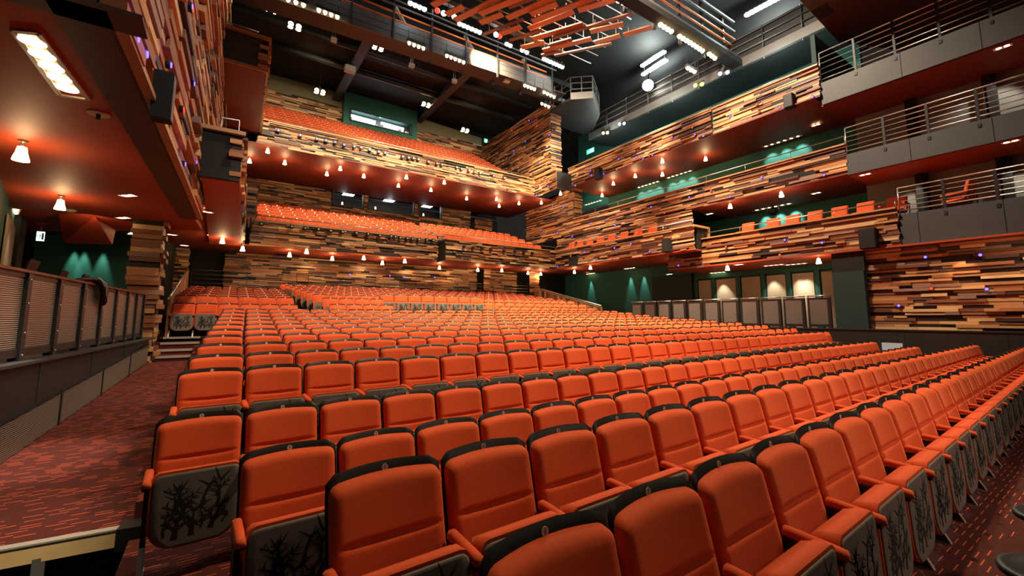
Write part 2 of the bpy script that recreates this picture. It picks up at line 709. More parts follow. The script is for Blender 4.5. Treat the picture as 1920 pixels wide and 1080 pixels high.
def back_shell(nx=10, ny=8):
    mb = MB()

    def P(x, s, t):
        v = Pback(-0.014)(x, s - 0.2, t)
        return v
    pad(mb, P, 0.545, 0.748, 0.016, 0.045, 0.03, nx, ny, edge=0.006, arch=0.014, back=False)

    def Pb(x, s, t):
        return Pback(-0.014)(-x, s - 0.2, -t)
    pad(mb, Pb, 0.545, 0.748, 0.012, 0.045, 0.03, nx, ny, edge=0.006, arch=0.014, back=False)
    return mb


def arm_mesh(x):
    mb = MB()

    def P(a, s, t):
        return Vector((x + a, -0.30 + s + 0.0, 0.598 + t + 0.02 * (s / 0.27)))
    pad(mb, P, 0.056, 0.27, 0.036, 0.016, 0.016, 6, 8, edge=0.016)
    return mb


def support_mesh(x):
    mb = MB()
    mb.box(x - 0.022, x + 0.022, -0.28, -0.04, 0.575, 0.602)
    mb.hexa([(x - 0.014, -0.13, 0), (x + 0.014, -0.13, 0), (x + 0.014, -0.03, 0), (x - 0.014, -0.03, 0),
             (x - 0.014, -0.15, 0.58), (x + 0.014, -0.15, 0.58), (x + 0.014, 0.0, 0.58), (x - 0.014, 0.0, 0.58)])
    return mb


def foot_mesh(x):
    mb = MB()
    y0, y1 = -0.245, -0.01
    n = len(mb.v)
    for s in (-1, 1):
        xx = x + s * 0.012
        p = [(xx, y1, 0.0), (xx, y0, 0.0), (xx, -0.145, 0.185), (xx, y1, 0.185)]
        mb.quad(*(p if s > 0 else list(reversed(p))))
    mb.mi = 1
    mb.bar((x, y1, 0.004), (x, y0, 0.004), 0.034, 0.008)
    mb.bar((x, y0, 0.005), (x, -0.145, 0.185), 0.030, 0.006)
    return mb


def plate_mesh():
    mb = MB()
    f = Pback(0.0035)
    c = f(0, 0.538, 0)
    mb.lathe([(0.0155, 0), (0.0155, 0.002)], 16, c, axis=(0, -math.cos(TILT), math.sin(TILT) * 0.3))
    return mb


_digit = {}


def digit_mesh(n):
    if n not in _digit:
        cu = bpy.data.curves.new('number', 'FONT')
        cu.body = str(n)
        cu.size = 0.026
        cu.align_x = 'CENTER'
        cu.align_y = 'CENTER'
        o = bpy.data.objects.new('tmp', cu)
        COL.objects.link(o)
        bpy.context.view_layer.update()
        me = bpy.data.meshes.new_from_object(o.evaluated_get(bpy.context.evaluated_depsgraph_get()))
        bpy.data.objects.remove(o)
        R = Matrix.Rotation(PI / 2 - math.radians(4), 4, 'X')
        c = Pback(0.007)(0, 0.538, 0)
        me.transform(Matrix.Translation(c) @ R)
        me.materials.clear()
        me.materials.append(M['black_metal'])
        me.name = 'number'
        _digit[n] = me
    return _digit[n]


ME_BACK = back_pad().mesh('backrest', ['velvet'])
ME_SHELL = back_shell().mesh('back_shell', ['black_ply'])
_c = MB()
pad(_c, Pcush, 0.516, 0.482, 0.13, 0.06, 0.16, 12, 12, edge=0.05, dome=0.006)
ME_CUSH = _c.mesh('seat_cushion', ['velvet'])
ME_TREE = shell_mesh().mesh('seat_shell', ['seat_grey', 'tree_black'])
ME_ARM = {s: arm_mesh(s * 0.275).mesh('armrest', ['velvet']) for s in (-1, 1)}
ME_SUP = {s: support_mesh(s * 0.275).mesh('leg', ['black_metal']) for s in (-1, 1)}
ME_FOOT = {s: foot_mesh(s * 0.275).mesh('foot', ['black_metal', 'silver']) for s in (-1, 1)}
ME_PLATE = plate_mesh().mesh('number_plate', ['plate'])
PZ = 0.93      # height of the number plate above the seat's floor
PYL = 0.1


def seat_parts(t, last, number):
    link('back_shell', ME_SHELL, t)
    link('backrest', ME_BACK, t)
    link('seat_cushion', ME_CUSH, t)
    link('seat_shell', ME_TREE, t)['label'] = 'grey seat underside with black bare-tree pattern'
    for s in ((-1, 1) if last else (-1,)):
        link('armrest', ME_ARM[s], t)
        g = link('leg', ME_SUP[s], t)
        link('foot', ME_FOOT[s], g)
    p = link('number_plate', ME_PLATE, t)
    if number:
        link('number', digit_mesh(number), p)


# rows of the main stalls: first plate (x, y, z) and the line's far point (x, y, z)
ROWS = [((0.94, 1.18, .905), (15.9, 1.85, .905)), ((0.70, 2.09, .905), (15.9, 2.70, .905)), ((0.43, 3.12, .79), (15.9, 3.81, .81)),
        ((-0.05, 4.13, .86), (15.9, 4.76, .89)), ((-0.01, 5.30, 1.08), (15.9, 5.90, 1.15)), ((0.03, 6.27, 1.15), (15.9, 6.86, 1.24)),
        ((0.06, 7.19, 1.23), (15.9, 7.80, 1.33)), ((0.09, 8.20, 1.31), (15.9, 8.75, 1.41)), ((0.13, 9.20, 1.38), (15.9, 9.75, 1.48)),
        ((0.18, 10.2, 1.455), (15.9, 10.72, 1.545)), ((0.23, 11.2, 1.535), (15.9, 11.69, 1.63)), ((0.27, 12.2, 1.615), (15.9, 12.65, 1.71)),
        ((0.32, 13.2, 1.71), (15.9, 13.67, 1.82)), ((0.36, 14.2, 1.815), (15.9, 14.59, 1.91))]
PITCH_S = 0.55
seats = []           # (label, position of root, rotz, last, number, weight)
ROWN = ['front row', 'second row', 'third row', 'fourth row', 'fifth row', 'sixth row', 'seventh row', 'eighth row', 'ninth row', 'tenth row',
        'eleventh row', 'twelfth row', 'thirteenth row', 'fourteenth row']


def project(p):
    p = Vector(p) - Vector((0, 0, EYE))
    c, s = math.cos(YAW), math.sin(YAW)
    r = p.x * c - p.y * s
    fw = p.x * s + p.y * c
    f = fw * math.cos(PITCH) + p.z * math.sin(PITCH)
    u = -fw * math.sin(PITCH) + p.z * math.cos(PITCH)
    return (CX + F_PX * r / f, CY - F_PX * u / f, f) if f > 0.05 else (1e6, 1e6, f)


for ri, (a, b) in enumerate(ROWS):
    a, b = Vector(a), Vector(b)
    d = b - a
    n = int(round(d.x / PITCH_S)) + 1
    rz = math.atan2(d.y, d.x)
    nr = Vector((-math.sin(rz), math.cos(rz), 0))
    for k in range(n):
        p = a + d * (k * PITCH_S / d.x)
        root = p - nr * PYL - Vector((0, 0, PZ))
        px, py, f = project(p)
        if f < 0.3 or px < -150 or px > 2060 or py > 1400:
            continue
        w = (1.0 if ri < 4 else 0.5) / (f * f)
        last = k == n - 1
        rowl = ROWN[ri] if ri else 'front row'
        lab = 'orange velvet tip-up seat, %s from the left end of the %s' % (ORD[k + 1], rowl if ri == 0 else rowl + ' back')
        seats.append((lab, root, rz, last, k + 1 if ri < 4 and k < 14 else None, w, 'seats of the %s in the stalls' % ROWN[ri]))

# rear stalls blocks, behind the cross aisle
far = []


def block_row(x0, n, y, zp, pitch=0.55, keep=None):
    for k in range(n):
        root = Vector((x0 + k * pitch, y - PYL, zp - PZ))
        if keep:
            seats.append((keep % ORD[k + 1], root, 0.0, k == n - 1, None, 9.0, 'raised seats behind the cross aisle'))
        else:
            far.append((root, 0.0))


block_row(-0.80, 2, 15.3, 1.99, 0.53, 'orange seat showing grey tree panel, %s seat beside the left slatted stair guard')
block_row(-0.80 + 1.06, 4, 15.3, 1.99, 0.53)
for r_, (y, z) in enumerate(((16.2, 2.25), (17.1, 2.36), (18.0, 2.47), (18.9, 2.58), (19.8, 2.69), (20.7, 2.80))):
    block_row(-0.82 + 0.02 * r_, 6, y, z, 0.53)
block_row(3.25, 4, 15.1, 2.02, 0.54)
block_row(3.2, 4, 16.0, 2.26, 0.54)
block_row(5.25, 8, 16.3, 2.45, 0.55, 'orange seat showing grey tree panel, %s from left in the eight behind the cross aisle')
block_row(9.85, 10, 15.2, 2.03, 0.55)
block_row(9.7, 11, 16.2, 2.24, 0.55)
for r_ in range(7):
    y, z = 17.0 + 0.75 * r_, 2.43 + 0.105 * r_
    x0 = 3.05 - 0.1 * r_
    block_row(x0, 23, y, z)
# lower balcony
for r_ in range(6):
    block_row(1.05, 16, 21.45 + 0.80 * r_, 6.05 + 0.305 * r_)
    if r_ < 5:
        block_row(9.95, 12, 20.9 + 0.85 * r_, 6.0 + 0.315 * r_)
# upper balcony
for r_ in range(8):
    block_row(1.1, 25, 21.4 + 0.70 * r_, 10.35 + 0.41 * r_)

seats.sort(key=lambda q: -q[5])
for lab, root, rz, last, num, w, grp in seats[:300]:
    t = thing('theatre_seat', lab, 'seat', root, rz, grp)
    seat_parts(t, last, num)
far += [(q[1], q[2]) for q in seats[300:]]

# every further seat, in one object
tb = MB()
tpl = []


def collect(mbs):
    v, f, m = [], [], []
    for mb, mi in mbs:
        o = len(v)
        v += mb.v
        f += [tuple(i + o for i in q) for q in mb.f]
        m += [(mi if not isinstance(mi, tuple) else mi[k]) for k in mb.m]
    return v, f, m


_b = back_pad(4, 5, False)
_s = MB()
pad(_s, lambda x, s, t: Pback(-0.014)(x, s - 0.2, t), 0.545, 0.746, 0.016, 0.04, 0.03, 4, 4, edge=0.006, arch=0.014)
_k = MB()
pad(_k, Pcush, 0.512, 0.47, 0.125, 0.06, 0.15, 4, 4, edge=0.07)
_t = shell_mesh(False)
_a = MB()
_a.box(-0.303, -0.247, -0.3, -0.03, 0.598, 0.634)
_l = MB()
_l.box(-0.29, -0.26, -0.14, -0.03, 0.0, 0.6)
_p = MB()
_c0 = Pback(0.004)(0, 0.538, 0)
_p.lathe([(0.02, 0), (0.02, 0.003)], 6, _c0, axis=(0, -1, 0.1))
tv, tf, tm = collect([(_b, 0), (_s, 1), (_k, 0), (_t, (2, 3)), (_a, 0), (_l, 1), (_p, 4)])
big = MB()
for root, rz in far:
    n0 = len(big.v)
    c, s = math.cos(rz), math.sin(rz)
    big.v += [(root.x + x * c - y * s, root.y + x * s + y * c, root.z + z) for x, y, z in tv]
    big.f += [tuple(i + n0 for i in q) for q in tf]
    big.m += tm
big.c = [(0, 0, 0)] * len(big.f)
big.sm = [False] * len(big.f)
o = big.build('distant_theatre_seats', ['velvet_far', 'black_ply', 'seat_grey', 'tree_black', 'silver'])
tag(o, 'orange seats filling the rear stalls and both balconies behind', 'seats', kind='stuff')

# ---------------------------------------------------------------- floors
def LX(Y):                       # line of the left parapet
    return -1.74 + 0.0739 * (Y - 6.76)


XR = 16.85                       # right parapet
fl = MB()
xl, xr = -0.45, XR
lines = []
for i, (a, b) in enumerate(ROWS):
    sl = (b[1] - a[1]) / (b[0] - a[0])
    zs = (b[2] - a[2]) / (b[0] - a[0])
    f = lambda x, a=a, sl=sl: a[1] + sl * (x - a[0])
    g = lambda x, a=a, zs=zs: a[2] - PZ + zs * (x - a[0])
    lines.append((f, g))
prev = None
for i, (f, g) in enumerate(lines):
    y0 = (-6, -6) if i == 0 else (f(xl) - 0.56, f(xr) - 0.56)
    if i + 1 < len(lines):
        y1 = (lines[i + 1][0](xl) - 0.56, lines[i + 1][0](xr) - 0.56)
    else:
        y1 = (14.85, 15.1)
    za, zb = g(xl), g(xr)
    fl.quad((xl, y0[0], za), (xr, y0[1], zb), (xr, y1[1], zb), (xl, y1[0], za))
    if prev:
        fl.quad((xl, y0[0], prev[0]), (xr, y0[1], prev[1]), (xr, y0[1], zb), (xl, y0[0], za))
    fl.quad((xl, y0[0], za), (xl, y1[0], za), (xl, y1[0], -0.9), (xl, y0[0], -0.9))
    prev = (za, zb)
o = struct('floor', fl, 'carpet')
# left aisle: gentle ramp, then four steps with pale nosings
fa = MB()
fa.quad((LX(4.5) - 0.1, 4.76, 0), (xl, 4.70, 0), (xl, 13.2, 0.58), (LX(13.2) - 0.1, 13.2, 0.58))
sy = [(13.2, .58), (13.2, .70), (13.8, .82), (14.4, .96), (15.0, 1.08)]
for k in range(1, 5):
    y0, z = sy[k]
    y1 = sy[k + 1][0] if k < 4 else 23.4
    zp = sy[k - 1][1]
    xe = -0.35 if k < 4 else 2.2
    fa.quad((-1.6, y0, zp), (xe, y0, zp), (xe, y0, z), (-1.6, y0, z))
    fa.quad((-1.6, y0, z), (xe, y0, z), (xe, y1, z), (-1.6, y1, z))
struct('floor_aisle', fa, 'carpet')
st = thing('step_nosings', 'four pale metal step edges at the top of the left aisle', 'step edges')
for k in range(1, 5):
    mb = MB()
    y0, z = sy[k]
    mb.box(-1.18, -0.36, y0 - 0.02, y0 + 0.05, z - 0.045, z + 0.006)
    mb.build('nosing', 'silver', st)
# rear tiers under the seats
tr = MB()
tr.box(-1.4, 2.2, 15.0, 23.2, 0.8, 1.04)
for r_, z in enumerate((2.25, 2.36, 2.47, 2.58, 2.69, 2.80)):
    tr.box(-1.1, 2.2, 15.65 + 0.9 * r_, 23.2, 0.9, z - PZ)
tr.box(2.9, 16.3, 14.55, 23.2, 0.6, 1.06)
tr.box(2.9, 16.3, 15.55, 23.2, 0.6, 1.30)
tr.box(2.9, 16.3, 15.85, 23.2, 0.6, 1.42)
for r_ in range(7):
    tr.box(2.9, 16.3, 16.5 + 0.75 * r_, 23.2, 0.8, 1.5 + 0.105 * r_)
for r_ in range(6):
    tr.box(0.9, 9.9, 21.0 + 0.80 * r_, 26.6, 4.75, 5.12 + 0.305 * r_)
    tr.box(9.9, 16.6, 20.4 + 0.85 * r_, 26.6, 4.75, 5.07 + 0.315 * r_)
for r_ in range(8):
    tr.box(0.9, 15.4, 21.0 + 0.70 * r_, 27.0, 9.05, 9.42 + 0.41 * r_)
struct('floor_rear_tiers', tr, 'near_black')
# pit at the end of the aisle
pt = MB()
pt.quad((-4, 1.5, -0.55), (xl, 1.5, -0.55), (xl, 4.9, -0.55), (-4, 4.9, -0.55))
pt.quad((-4, 4.85, -0.55), (xl, 4.80, -0.55), (xl, 4.80, -0.02), (-4, 4.85, -0.02))
struct('floor_pit', pt, 'near_black')
ed = thing('stage_edge_beam', 'raw pine plank edging the carpeted aisle above the dark pit', 'plank')
mb = MB()
mb.bar((-2.6, 4.86, -0.065), (-0.52, 4.66, -0.065), 0.09, 0.12)
mb.build('pine_plank', 'plank_pale', ed)
mb = MB()
mb.bar((-2.6, 4.84, 0.004), (-0.52, 4.64, 0.004), 0.07, 0.012)
mb.build('metal_edge', 'silver', ed)
mb = MB()
mb.bar((-0.52, 4.66, -0.06), (-0.36, 4.64, -0.06), 0.2, 0.16)
mb.build('end_bracket', 'black_metal', ed)
fr = thing('steel_subframe', 'dark steel frame under the pine plank in the pit', 'frame')
mb = MB()
mb.bar((-2.6, 4.45, -0.42), (-0.46, 4.27, -0.42), 0.16, 0.05)
mb.bar((-2.6, 4.25, -0.50), (-0.46, 4.07, -0.50), 0.12, 0.05)
mb.build('rail', 'dark_metal', fr)
mb = MB()
mb.bar((-0.95, 4.68, -0.5), (-0.95, 4.68, -0.1), 0.07, 0.05, up=(0, 1, 0))
mb.build('upright', 'bridge_grey', fr)

# ---------------------------------------------------------------- left parapet, railing
pp = MB()
a, b = (LX(4.6), 4.6), (LX(13.05), 13.05)
pp.prism([a, b, (b[0] - 0.25, b[1]), (a[0] - 0.25, a[1])], -0.3, 1.12)
po = struct('wall_left', pp, 'parapet')
mb = MB()
mb.bar((LX(4.6) - 0.06, 4.6, 1.135), (LX(13.05) - 0.06, 13.05, 1.135), 0.36, 0.03)
mb.build('ledge', 'dark_metal', po)
mb = MB()
y = 4.8
while y < 13:
    y2 = min(y + 1.62, 13.0)
    z = max(0, 0.0725 * (y - 5.2))
    z2 = max(0, 0.0725 * (y2 - 5.2))
    mb.quad((LX(y) + 0.012, y, z + 0.03), (LX(y2) + 0.012, y2, z2 + 0.03), (LX(y2) + 0.012, y2, z2 + 0.42), (LX(y) + 0.012, y, z + 0.42))
    y += 1.68
mb.build('grille', 'grille', po)
mb = MB()
y = 4.77
while y < 13:
    z = max(0, 0.0725 * (y - 5.2))
    mb.box(LX(y) + 0.0, LX(y) + 0.022, y - 0.03, y + 0.03, z, z + 0.46)
    y += 1.68
mb.bar((LX(5.2) + 0.012, 5.2, 0.44), (LX(13) + 0.012, 13, 1.0), 0.02, 0.03)
mb.build('grille_frame', 'black_metal', po)
for k, y in enumerate((7.4, 9.2, 11.0)):
    mb = MB()
    mb.box(LX(y) - 0.002, LX(y) + 0.004, y - 0.004, y + 0.004, 0.45, 1.1)
    mb.build('panel_joint', 'near_black', po)


def railing_panel(label, loc, rotz, group, L, H=0.98, near=True, src=None):
    if src:
        t = copy_tree(src, loc, rotz)
        t['label'] = label
        return t
    t = thing('railing_panel', label, 'railing', loc, rotz, group)
    mb = MB()
    mb.box(0.0, 0.055, -0.02, 0.02, 0, H - 0.03)
    mb.build('post', 'rust' if near else 'black_metal', t)
    mb = MB()
    mb.box(L - 0.10, L - 0.005, -0.045, 0.045, 0, H - 0.03)
    mb.build('post', 'black_metal', t)
    mb = MB()
    mb.box(0.055, L - 0.10, -0.008, 0.008, 0.13, H - 0.07)
    mb.build('mesh_infill', 'grille' if near else 'mesh_grey', t)
    mb = MB()
    mb.box(0.0, L, -0.025, 0.025, 0.04, 0.13)
    mb.build('bottom_rail', 'black_metal', t)
    mb = MB()
    mb.box(0.055, L - 0.10, -0.02, 0.02, H - 0.08, H - 0.03)
    mb.build('head_bar', 'black_metal', t)
    mb = MB()
    if near:
        mb.box(-0.01, L + 0.005, -0.05, 0.05, H - 0.03, H)
    else:
        mb.tube([(0, 0, H + 0.03), (L, 0, H + 0.03)], 0.022, 8)
        mb.box(0.02, 0.04, -0.01, 0.01, H - 0.03, H + 0.03)
        mb.box(L - 0.06, L - 0.04, -0.01, 0.01, H - 0.03, H + 0.03)
    mb.build('top_rail', 'rust' if near else 'steel', t)
    if near:
        mb = MB()
        for z in (0.06, 0.3, 0.62, 0.88):
            for x in (L - 0.05, 0.03):
                mb.lathe([(0.011, 0), (0.008, 0.008)], 8, (x, -0.046 if x > 0.1 else -0.02, z), axis=(0, -1, 0))
        mb.build('bolts', 'silver', t)
    return t


ang = math.atan2(1, 0.0739)
first = None
ly = [5.30, 6.15, 6.98, 7.85, 8.71, 9.55, 10.35, 11.1, 11.75, 12.4]
for k in range(9):
    y = ly[k]
    lab = 'rusty-posted louvred railing panel on left parapet, %s from the aisle end' % ORD[k + 1]
    t = railing_panel(lab, (LX(y) - 0.05, y, 1.15), ang, 'railing panels on the left parapet', 0.83, src=first)
    # face with bolts towards the stalls
    first = first or t
    s = (ly[k + 1] - y) / 0.83
    t.scale = (s, 1, 1)

# left parterre and its outer wall
slab('floor_left_parterre', [(-9, 4), (LX(4.6) - 0.25, 4.6), (LX(13.05) - 0.25, 13.05), (-1.6, 23), (-9, 23)], 0.9, 'near_black', 0.2)
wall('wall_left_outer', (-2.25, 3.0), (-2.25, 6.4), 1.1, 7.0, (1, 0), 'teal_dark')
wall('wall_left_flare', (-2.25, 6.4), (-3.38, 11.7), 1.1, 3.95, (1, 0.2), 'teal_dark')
wall('wall_left_panelled', (-3.38, 11.7), (-3.95, 14.3), 1.1, 3.95, (1, 0.2), 'teal')
mb = MB()
mb.hexa([(-3.40, 11.9, 1.3), (-3.38, 11.9, 1.3), (-3.80, 13.85, 1.3), (-3.82, 13.85, 1.3),
         (-3.40, 11.9, 3.55), (-3.38, 11.9, 3.55), (-3.80, 13.85, 3.55), (-3.82, 13.85, 3.55)])
tag(mb.build('acoustic_panel', 'panel_beige'), 'tall beige wall panel at the far left beyond the railing', 'panel')
mb = MB()
mb.box(-4.15, -3.8, 14.1, 14.45, 1.1, 3.95)
struct('wall_left_pier', mb, 'near_black')
wall('wall_left_recess', (-6, 18.2), (-4.1, 18.2), 1.1, 3.95, (0, -1), 'near_black')
wall('wall_left_green', (-4.35, 17.3), (-1.9, 17.3), 1.1, 4.6, (0, -1), 'teal')
wall('wall_left_green_side', (-1.95, 17.3), (-1.6, 22.9), 1.1, 4.6, (1, 0), 'near_black')
# left soffits
slab('ceiling_left', [(-0.90, 4.2), (-0.60, 12.3), (-0.5, 13.9), (-6.5, 18.5), (-5, 13.0), (-3.38, 11.7), (-2.25, 6.4), (-2.25, 4.2)], 3.9, 'soffit_red')
mb = MB()
mb.bar((-1.0, 4.15, 3.885), (-0.70, 12.3, 3.885), 0.34, 0.03)
mb.bar((-2.3, 4.25, 3.885), (-0.62, 4.25, 3.885), 0.3, 0.03)
struct('trim_left_soffit', mb, 'trim_brown')
slab('ceiling_left_upper', [(-5, 0.5), (-0.85, 0.5), (-0.85, 6), (-5, 6)], 6.5, 'soffit_red')
slab('ceiling_rear_stalls', [(-6.5, 13.9), (0.2, 13.9), (0.6, 20.5), (9.4, 20.5), (9.4, 19.7), (22, 19.7), (22, 23.4), (-6.5, 23.4)], 4.52, 'soffit_red', 0.06)
mb = MB()
mb.box(-2.25, -1.45, 4.15, 4.3, 3.95, 7.0)
struct('wall_left_box_end', mb, 'soffit_red')
mb = MB()
mb.box(-1.45, -0.95, 4.15, 4.35, 3.95, 7.0)
struct('wall_left_box_pier', mb, 'fascia_grey')
# dropped step in the soffit
A, B, C_ = atz(110, 399, 3.895), atz(178, 405, 3.895), atz(217, 430, 3.895)
D, E_ = aty(211, 459, C_.y), aty(118, 456, C_.y + 0.2)
mb = MB()
mb.quad(A, E_, D, C_, B)
mb.quad(C_, D, D + Vector((0, 0, .6)), C_ + Vector((0, 0, .3)))
mb.quad(A, B, C_, D, E_)
struct('ceiling_left_step', mb, 'soffit_red')

# tall timber wall of the left boxes
tl = thing('timber_box_wall', 'tall stacked-timber wall of the left-hand boxes rising beside the camera', 'timber wall')
clad('timber_cladding', (-0.88, 4.2), (-0.58, 12.3), 3.9, 12.0, (1, 0), 21, tl, ph=0.13, lens=(0.5, 2.2), dep=(0.0, 0.16), bright=1.15)
clad('timber_cladding', (-0.58, 12.3), (-0.32, 19.0), 5.0, 12.0, (1, 0), 22, tl, ph=0.13, lens=(0.5, 2.2), dep=(0.0, 0.16), bright=1.15)
mb = MB()
mb.bar((-0.80, 4.2, 3.90), (-0.50, 12.3, 3.90), 0.12, 0.06)
mb.build('bottom_board', 'coping_wood', tl)
# far lower left box: dark end panel, timber edge
bx = thing('box_end', 'left box end with black panel and stepped timber ends under wood coping', 'balcony')
mb = MB()
mb.box(-0.5, 0.02, 10.6, 10.7, 4.47, 5.48)
mb.build('end_panel', 'near_black', bx)
mb = MB()
mb.box(-0.55, 0.25, 10.5, 10.75, 5.46, 5.54)
mb.build('coping', 'coping_wood', bx)
clad('timber_cladding', (0.0, 10.62), (0.20, 10.62), 4.47, 5.46, (0, -1), 31, bx, ph=0.1, lens=(0.3, 0.5), dep=(0.02, 0.12), dark=0.35)
clad('timber_cladding', (0.20, 10.6), (0.62, 20.3), 4.47, 5.46, (1, 0), 32, bx)
mb = MB()
mb.bar((-0.2, 10.6, 5.78), (0.12, 10.6, 5.80), 0.03, 0.02)
mb.bar((-0.19, 10.6, 5.5), (-0.19, 10.6, 5.78), 0.015, 0.015)
mb.bar((0.12, 10.6, 5.5), (0.12, 10.6, 5.8), 0.015, 0.015)
mb.build('guard_loop', 'steel', bx)
slab('ceiling_left_box', [(-0.45, 10.65), (0.20, 10.65), (0.60, 20.4), (-0.45, 20.4)], 4.44, 'soffit_red', 0.03)
bx = thing('box_end', 'grey-blue end panel of the top left box with timber ends and thin rail', 'balcony')
mb = MB()
mb.box(-0.98, 0.60, 15.0, 15.1, 9.36, 10.33)
mb.build('end_panel', 'fascia_grey', bx)
mb = MB()
mb.box(-1.0, 0.86, 14.9, 15.2, 10.33, 10.43)
mb.box(-1.0, 0.80, 14.95, 15.1, 9.28, 9.37)
mb.build('coping', 'coping_wood', bx)
clad('timber_cladding', (0.56, 15.02), (0.78, 15.02), 9.36, 10.33, (0, -1), 33, bx, ph=0.1, lens=(0.3, 0.5), dep=(0.02, 0.12), dark=0.2)
clad('timber_cladding', (0.78, 15.0), (0.95, 20.4), 9.3, 10.33, (1, 0), 34, bx)
mb = MB()
mb.tube([(-0.9, 15.0, 10.55), (0.5, 15.0, 10.55)], 0.016, 6)
for x in (-0.85, -0.2, 0.45):
    mb.tube([(x, 15.0, 10.4), (x, 15.0, 10.55)], 0.01, 6)
mb.build('handrail', 'steel', bx)
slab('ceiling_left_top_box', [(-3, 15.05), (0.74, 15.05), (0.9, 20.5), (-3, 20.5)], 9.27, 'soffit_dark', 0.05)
bx = thing('box_end', 'small stepped timber box end beside the lower rear balcony at left', 'balcony')
clad('timber_cladding', (0.55, 18.0), (0.88, 18.0), 5.2, 6.4, (0, -1), 35, bx, ph=0.11, lens=(0.3, 0.5), dep=(0.02, 0.12), dark=0.3, bright=1.2)
clad('timber_cladding', (0.86, 18.0), (0.92, 20.4), 5.2, 6.4, (1, 0), 36, bx)
a, b = aty(397, 46, 20.0), aty(424, 10, 20.0)
bx = thing('box_end', 'pale stacked boards of a high box end at the top left', 'balcony')
clad('timber_cladding', (a.x, 20.0), (b.x, 20.0), a.z, b.z, (0, -1), 37, bx, ph=0.2, lens=(0.8, 1), dep=(0.02, 0.12), dark=0.0, bright=1.3)
clad('timber_cladding', (b.x, 20.0), (b.x + 0.4, 22.5), a.z - 0.2, b.z - 0.2, (1, 0), 38, bx, ph=0.2)
# column
cl = thing('timber_column', 'square stacked-timber column behind the left railing', 'column')
clad('timber_cladding', (-1.78, 13.2), (-1.22, 13.2), 0.5, 3.9, (0, -1), 41, cl, ph=0.11, lens=(0.9, 1.2), dep=(0.0, 0.14), dark=0.05)
clad('timber_cladding', (-1.22, 13.2), (-1.22, 13.75), 0.5, 3.9, (1, 0), 42, cl, ph=0.11, lens=(0.3, 1.2), dep=(0.0, 0.13), dark=0.12)
mb = MB()
mb.box(-1.74, -1.28, 13.24, 13.8, 0.4, 3.9)
mb.build('core', 'trim_brown', cl)

# ---------------------------------------------------------------- rear of the stalls
wall('wall_rear', (-6.5, 23.2), (17.5, 23.2), 0.8, 4.6, (0, -1), 'near_black')
rw = thing('timber_wall', 'long stacked-timber wall behind the rear stalls', 'timber wall')
clad('timber_cladding', (0.1, 23.0), (12.9, 23.0), 2.4, 4.5, (0, -1), 51, rw, ph=0.085)
rw = thing('timber_wall', 'short timber wall left of the dark doorway behind the rear stalls', 'timber wall')
clad('timber_cladding', (-2.9, 22.6), (-1.15, 22.6), 1.1, 4.5, (0, -1), 52, rw, ph=0.085)
rw = thing('timber_wall', 'timber wall panel between dark piers at the right rear of the stalls', 'timber wall')
clad('timber_cladding', (13.6, 22.9), (15.8, 22.9), 2.2, 4.5, (0, -1), 53, rw, ph=0.085)
rw = thing('timber_pier', 'narrow timber-clad pier behind the right rear stalls', 'column')
clad('timber_cladding', (13.1, 22.4), (13.5, 22.4), 2.0, 4.5, (0, -1), 54, rw, ph=0.1, lens=(.5, .6))
rw = thing('timber_pier', 'broad timber-clad pier at the right rear corner of the stalls', 'column')
clad('timber_cladding', (16.2, 22.0), (16.9, 22.0), 2.0, 4.5, (0, -1), 55, rw, ph=0.1, lens=(.5, 1))
for nm, x0, x1, lab in (('guard_rail', -1.0, 2.9, 'four-bar steel rail behind the left rear seat block'),
                        ('guard_rail', 3.4, 12.7, 'four-bar steel rail along the rear timber wall'),
                        ('guard_rail', 13.5, 16.0, 'four-bar steel rail behind the right rear seat block')):
    t = thing(nm, lab, 'railing')
    mb = MB()
    for z in (3.02, 3.2, 3.38, 3.56):
        mb.tube([(x0, 22.0, z), (x1, 22.0, z)], 0.016, 6)
    mb.build('bars', 'steel', t)
    mb = MB()
    k = max(1, round((x1 - x0) / 1.6))
    for i in range(k + 1):
        x = x0 + (x1 - x0) * i / k
        mb.box(x - 0.012, x + 0.012, 22.0, 22.03, 1.9, 3.58)
    mb.build('posts', 'dark_metal', t)
# vomitory wall of upright boards between the rear blocks
vw = thing('slatted_wall', 'low wall of upright brown boards between the rear seat blocks', 'timber wall')
mb = MB()
r = random.Random(5)
for k in range(7):
    c = r.choice(PALETTE[2:6])
    mb.col = c
    mb.box(2.18 + k * 0.12, 2.29 + k * 0.12, 19.6, 19.7, 1.0, 2.75 - 0.02 * k)
mb.build('boards', 'timber', vw)
# slatted stair guards


def stair_guard(label, p0, p1, z0, z1, h, seed):
    t = thing('stair_guard', label, 'railing')
    p0, p1 = Vector((*p0, z0)), Vector((*p1, z1))
    mb = MB()
    r = random.Random(seed)
    n = int((p1 - p0).length / 0.16)
    for k in range(n + 1):
        q = p0.lerp(p1, k / n)
        c = r.choice(PALETTE)
        mb.col = c
        d = (p1 - p0).normalized() * 0.062
        s = Vector((-d.y, d.x, 0)).normalized() * 0.03
        b = [q - d + s, q + d + s, q + d - s, q - d - s]
        b = b[::-1]
        mb.hexa([(v.x, v.y, q.z - 0.1) for v in b] + [(v.x, v.y, q.z + h) for v in b])
    mb.build('boards', 'timber', t)
    mb = MB()
    up = Vector((0, 0, h + 0.1))
    mb.tube([p0 + up, p1 + up], 0.028, 8)
    for k in range(4):
        q = p0.lerp(p1, (k + .3) / 4)
        mb.tube([q + Vector((0, 0, h - 0.02)), q + up], 0.014, 6)
    mb.build('handrail', 'steel', t)
    mb = MB()
    mb.bar(p0 + Vector((0, 0, h + 0.02)), p1 + Vector((0, 0, h + 0.02)), 0.1, 0.03)
    mb.build('capping', 'coping_wood', t)


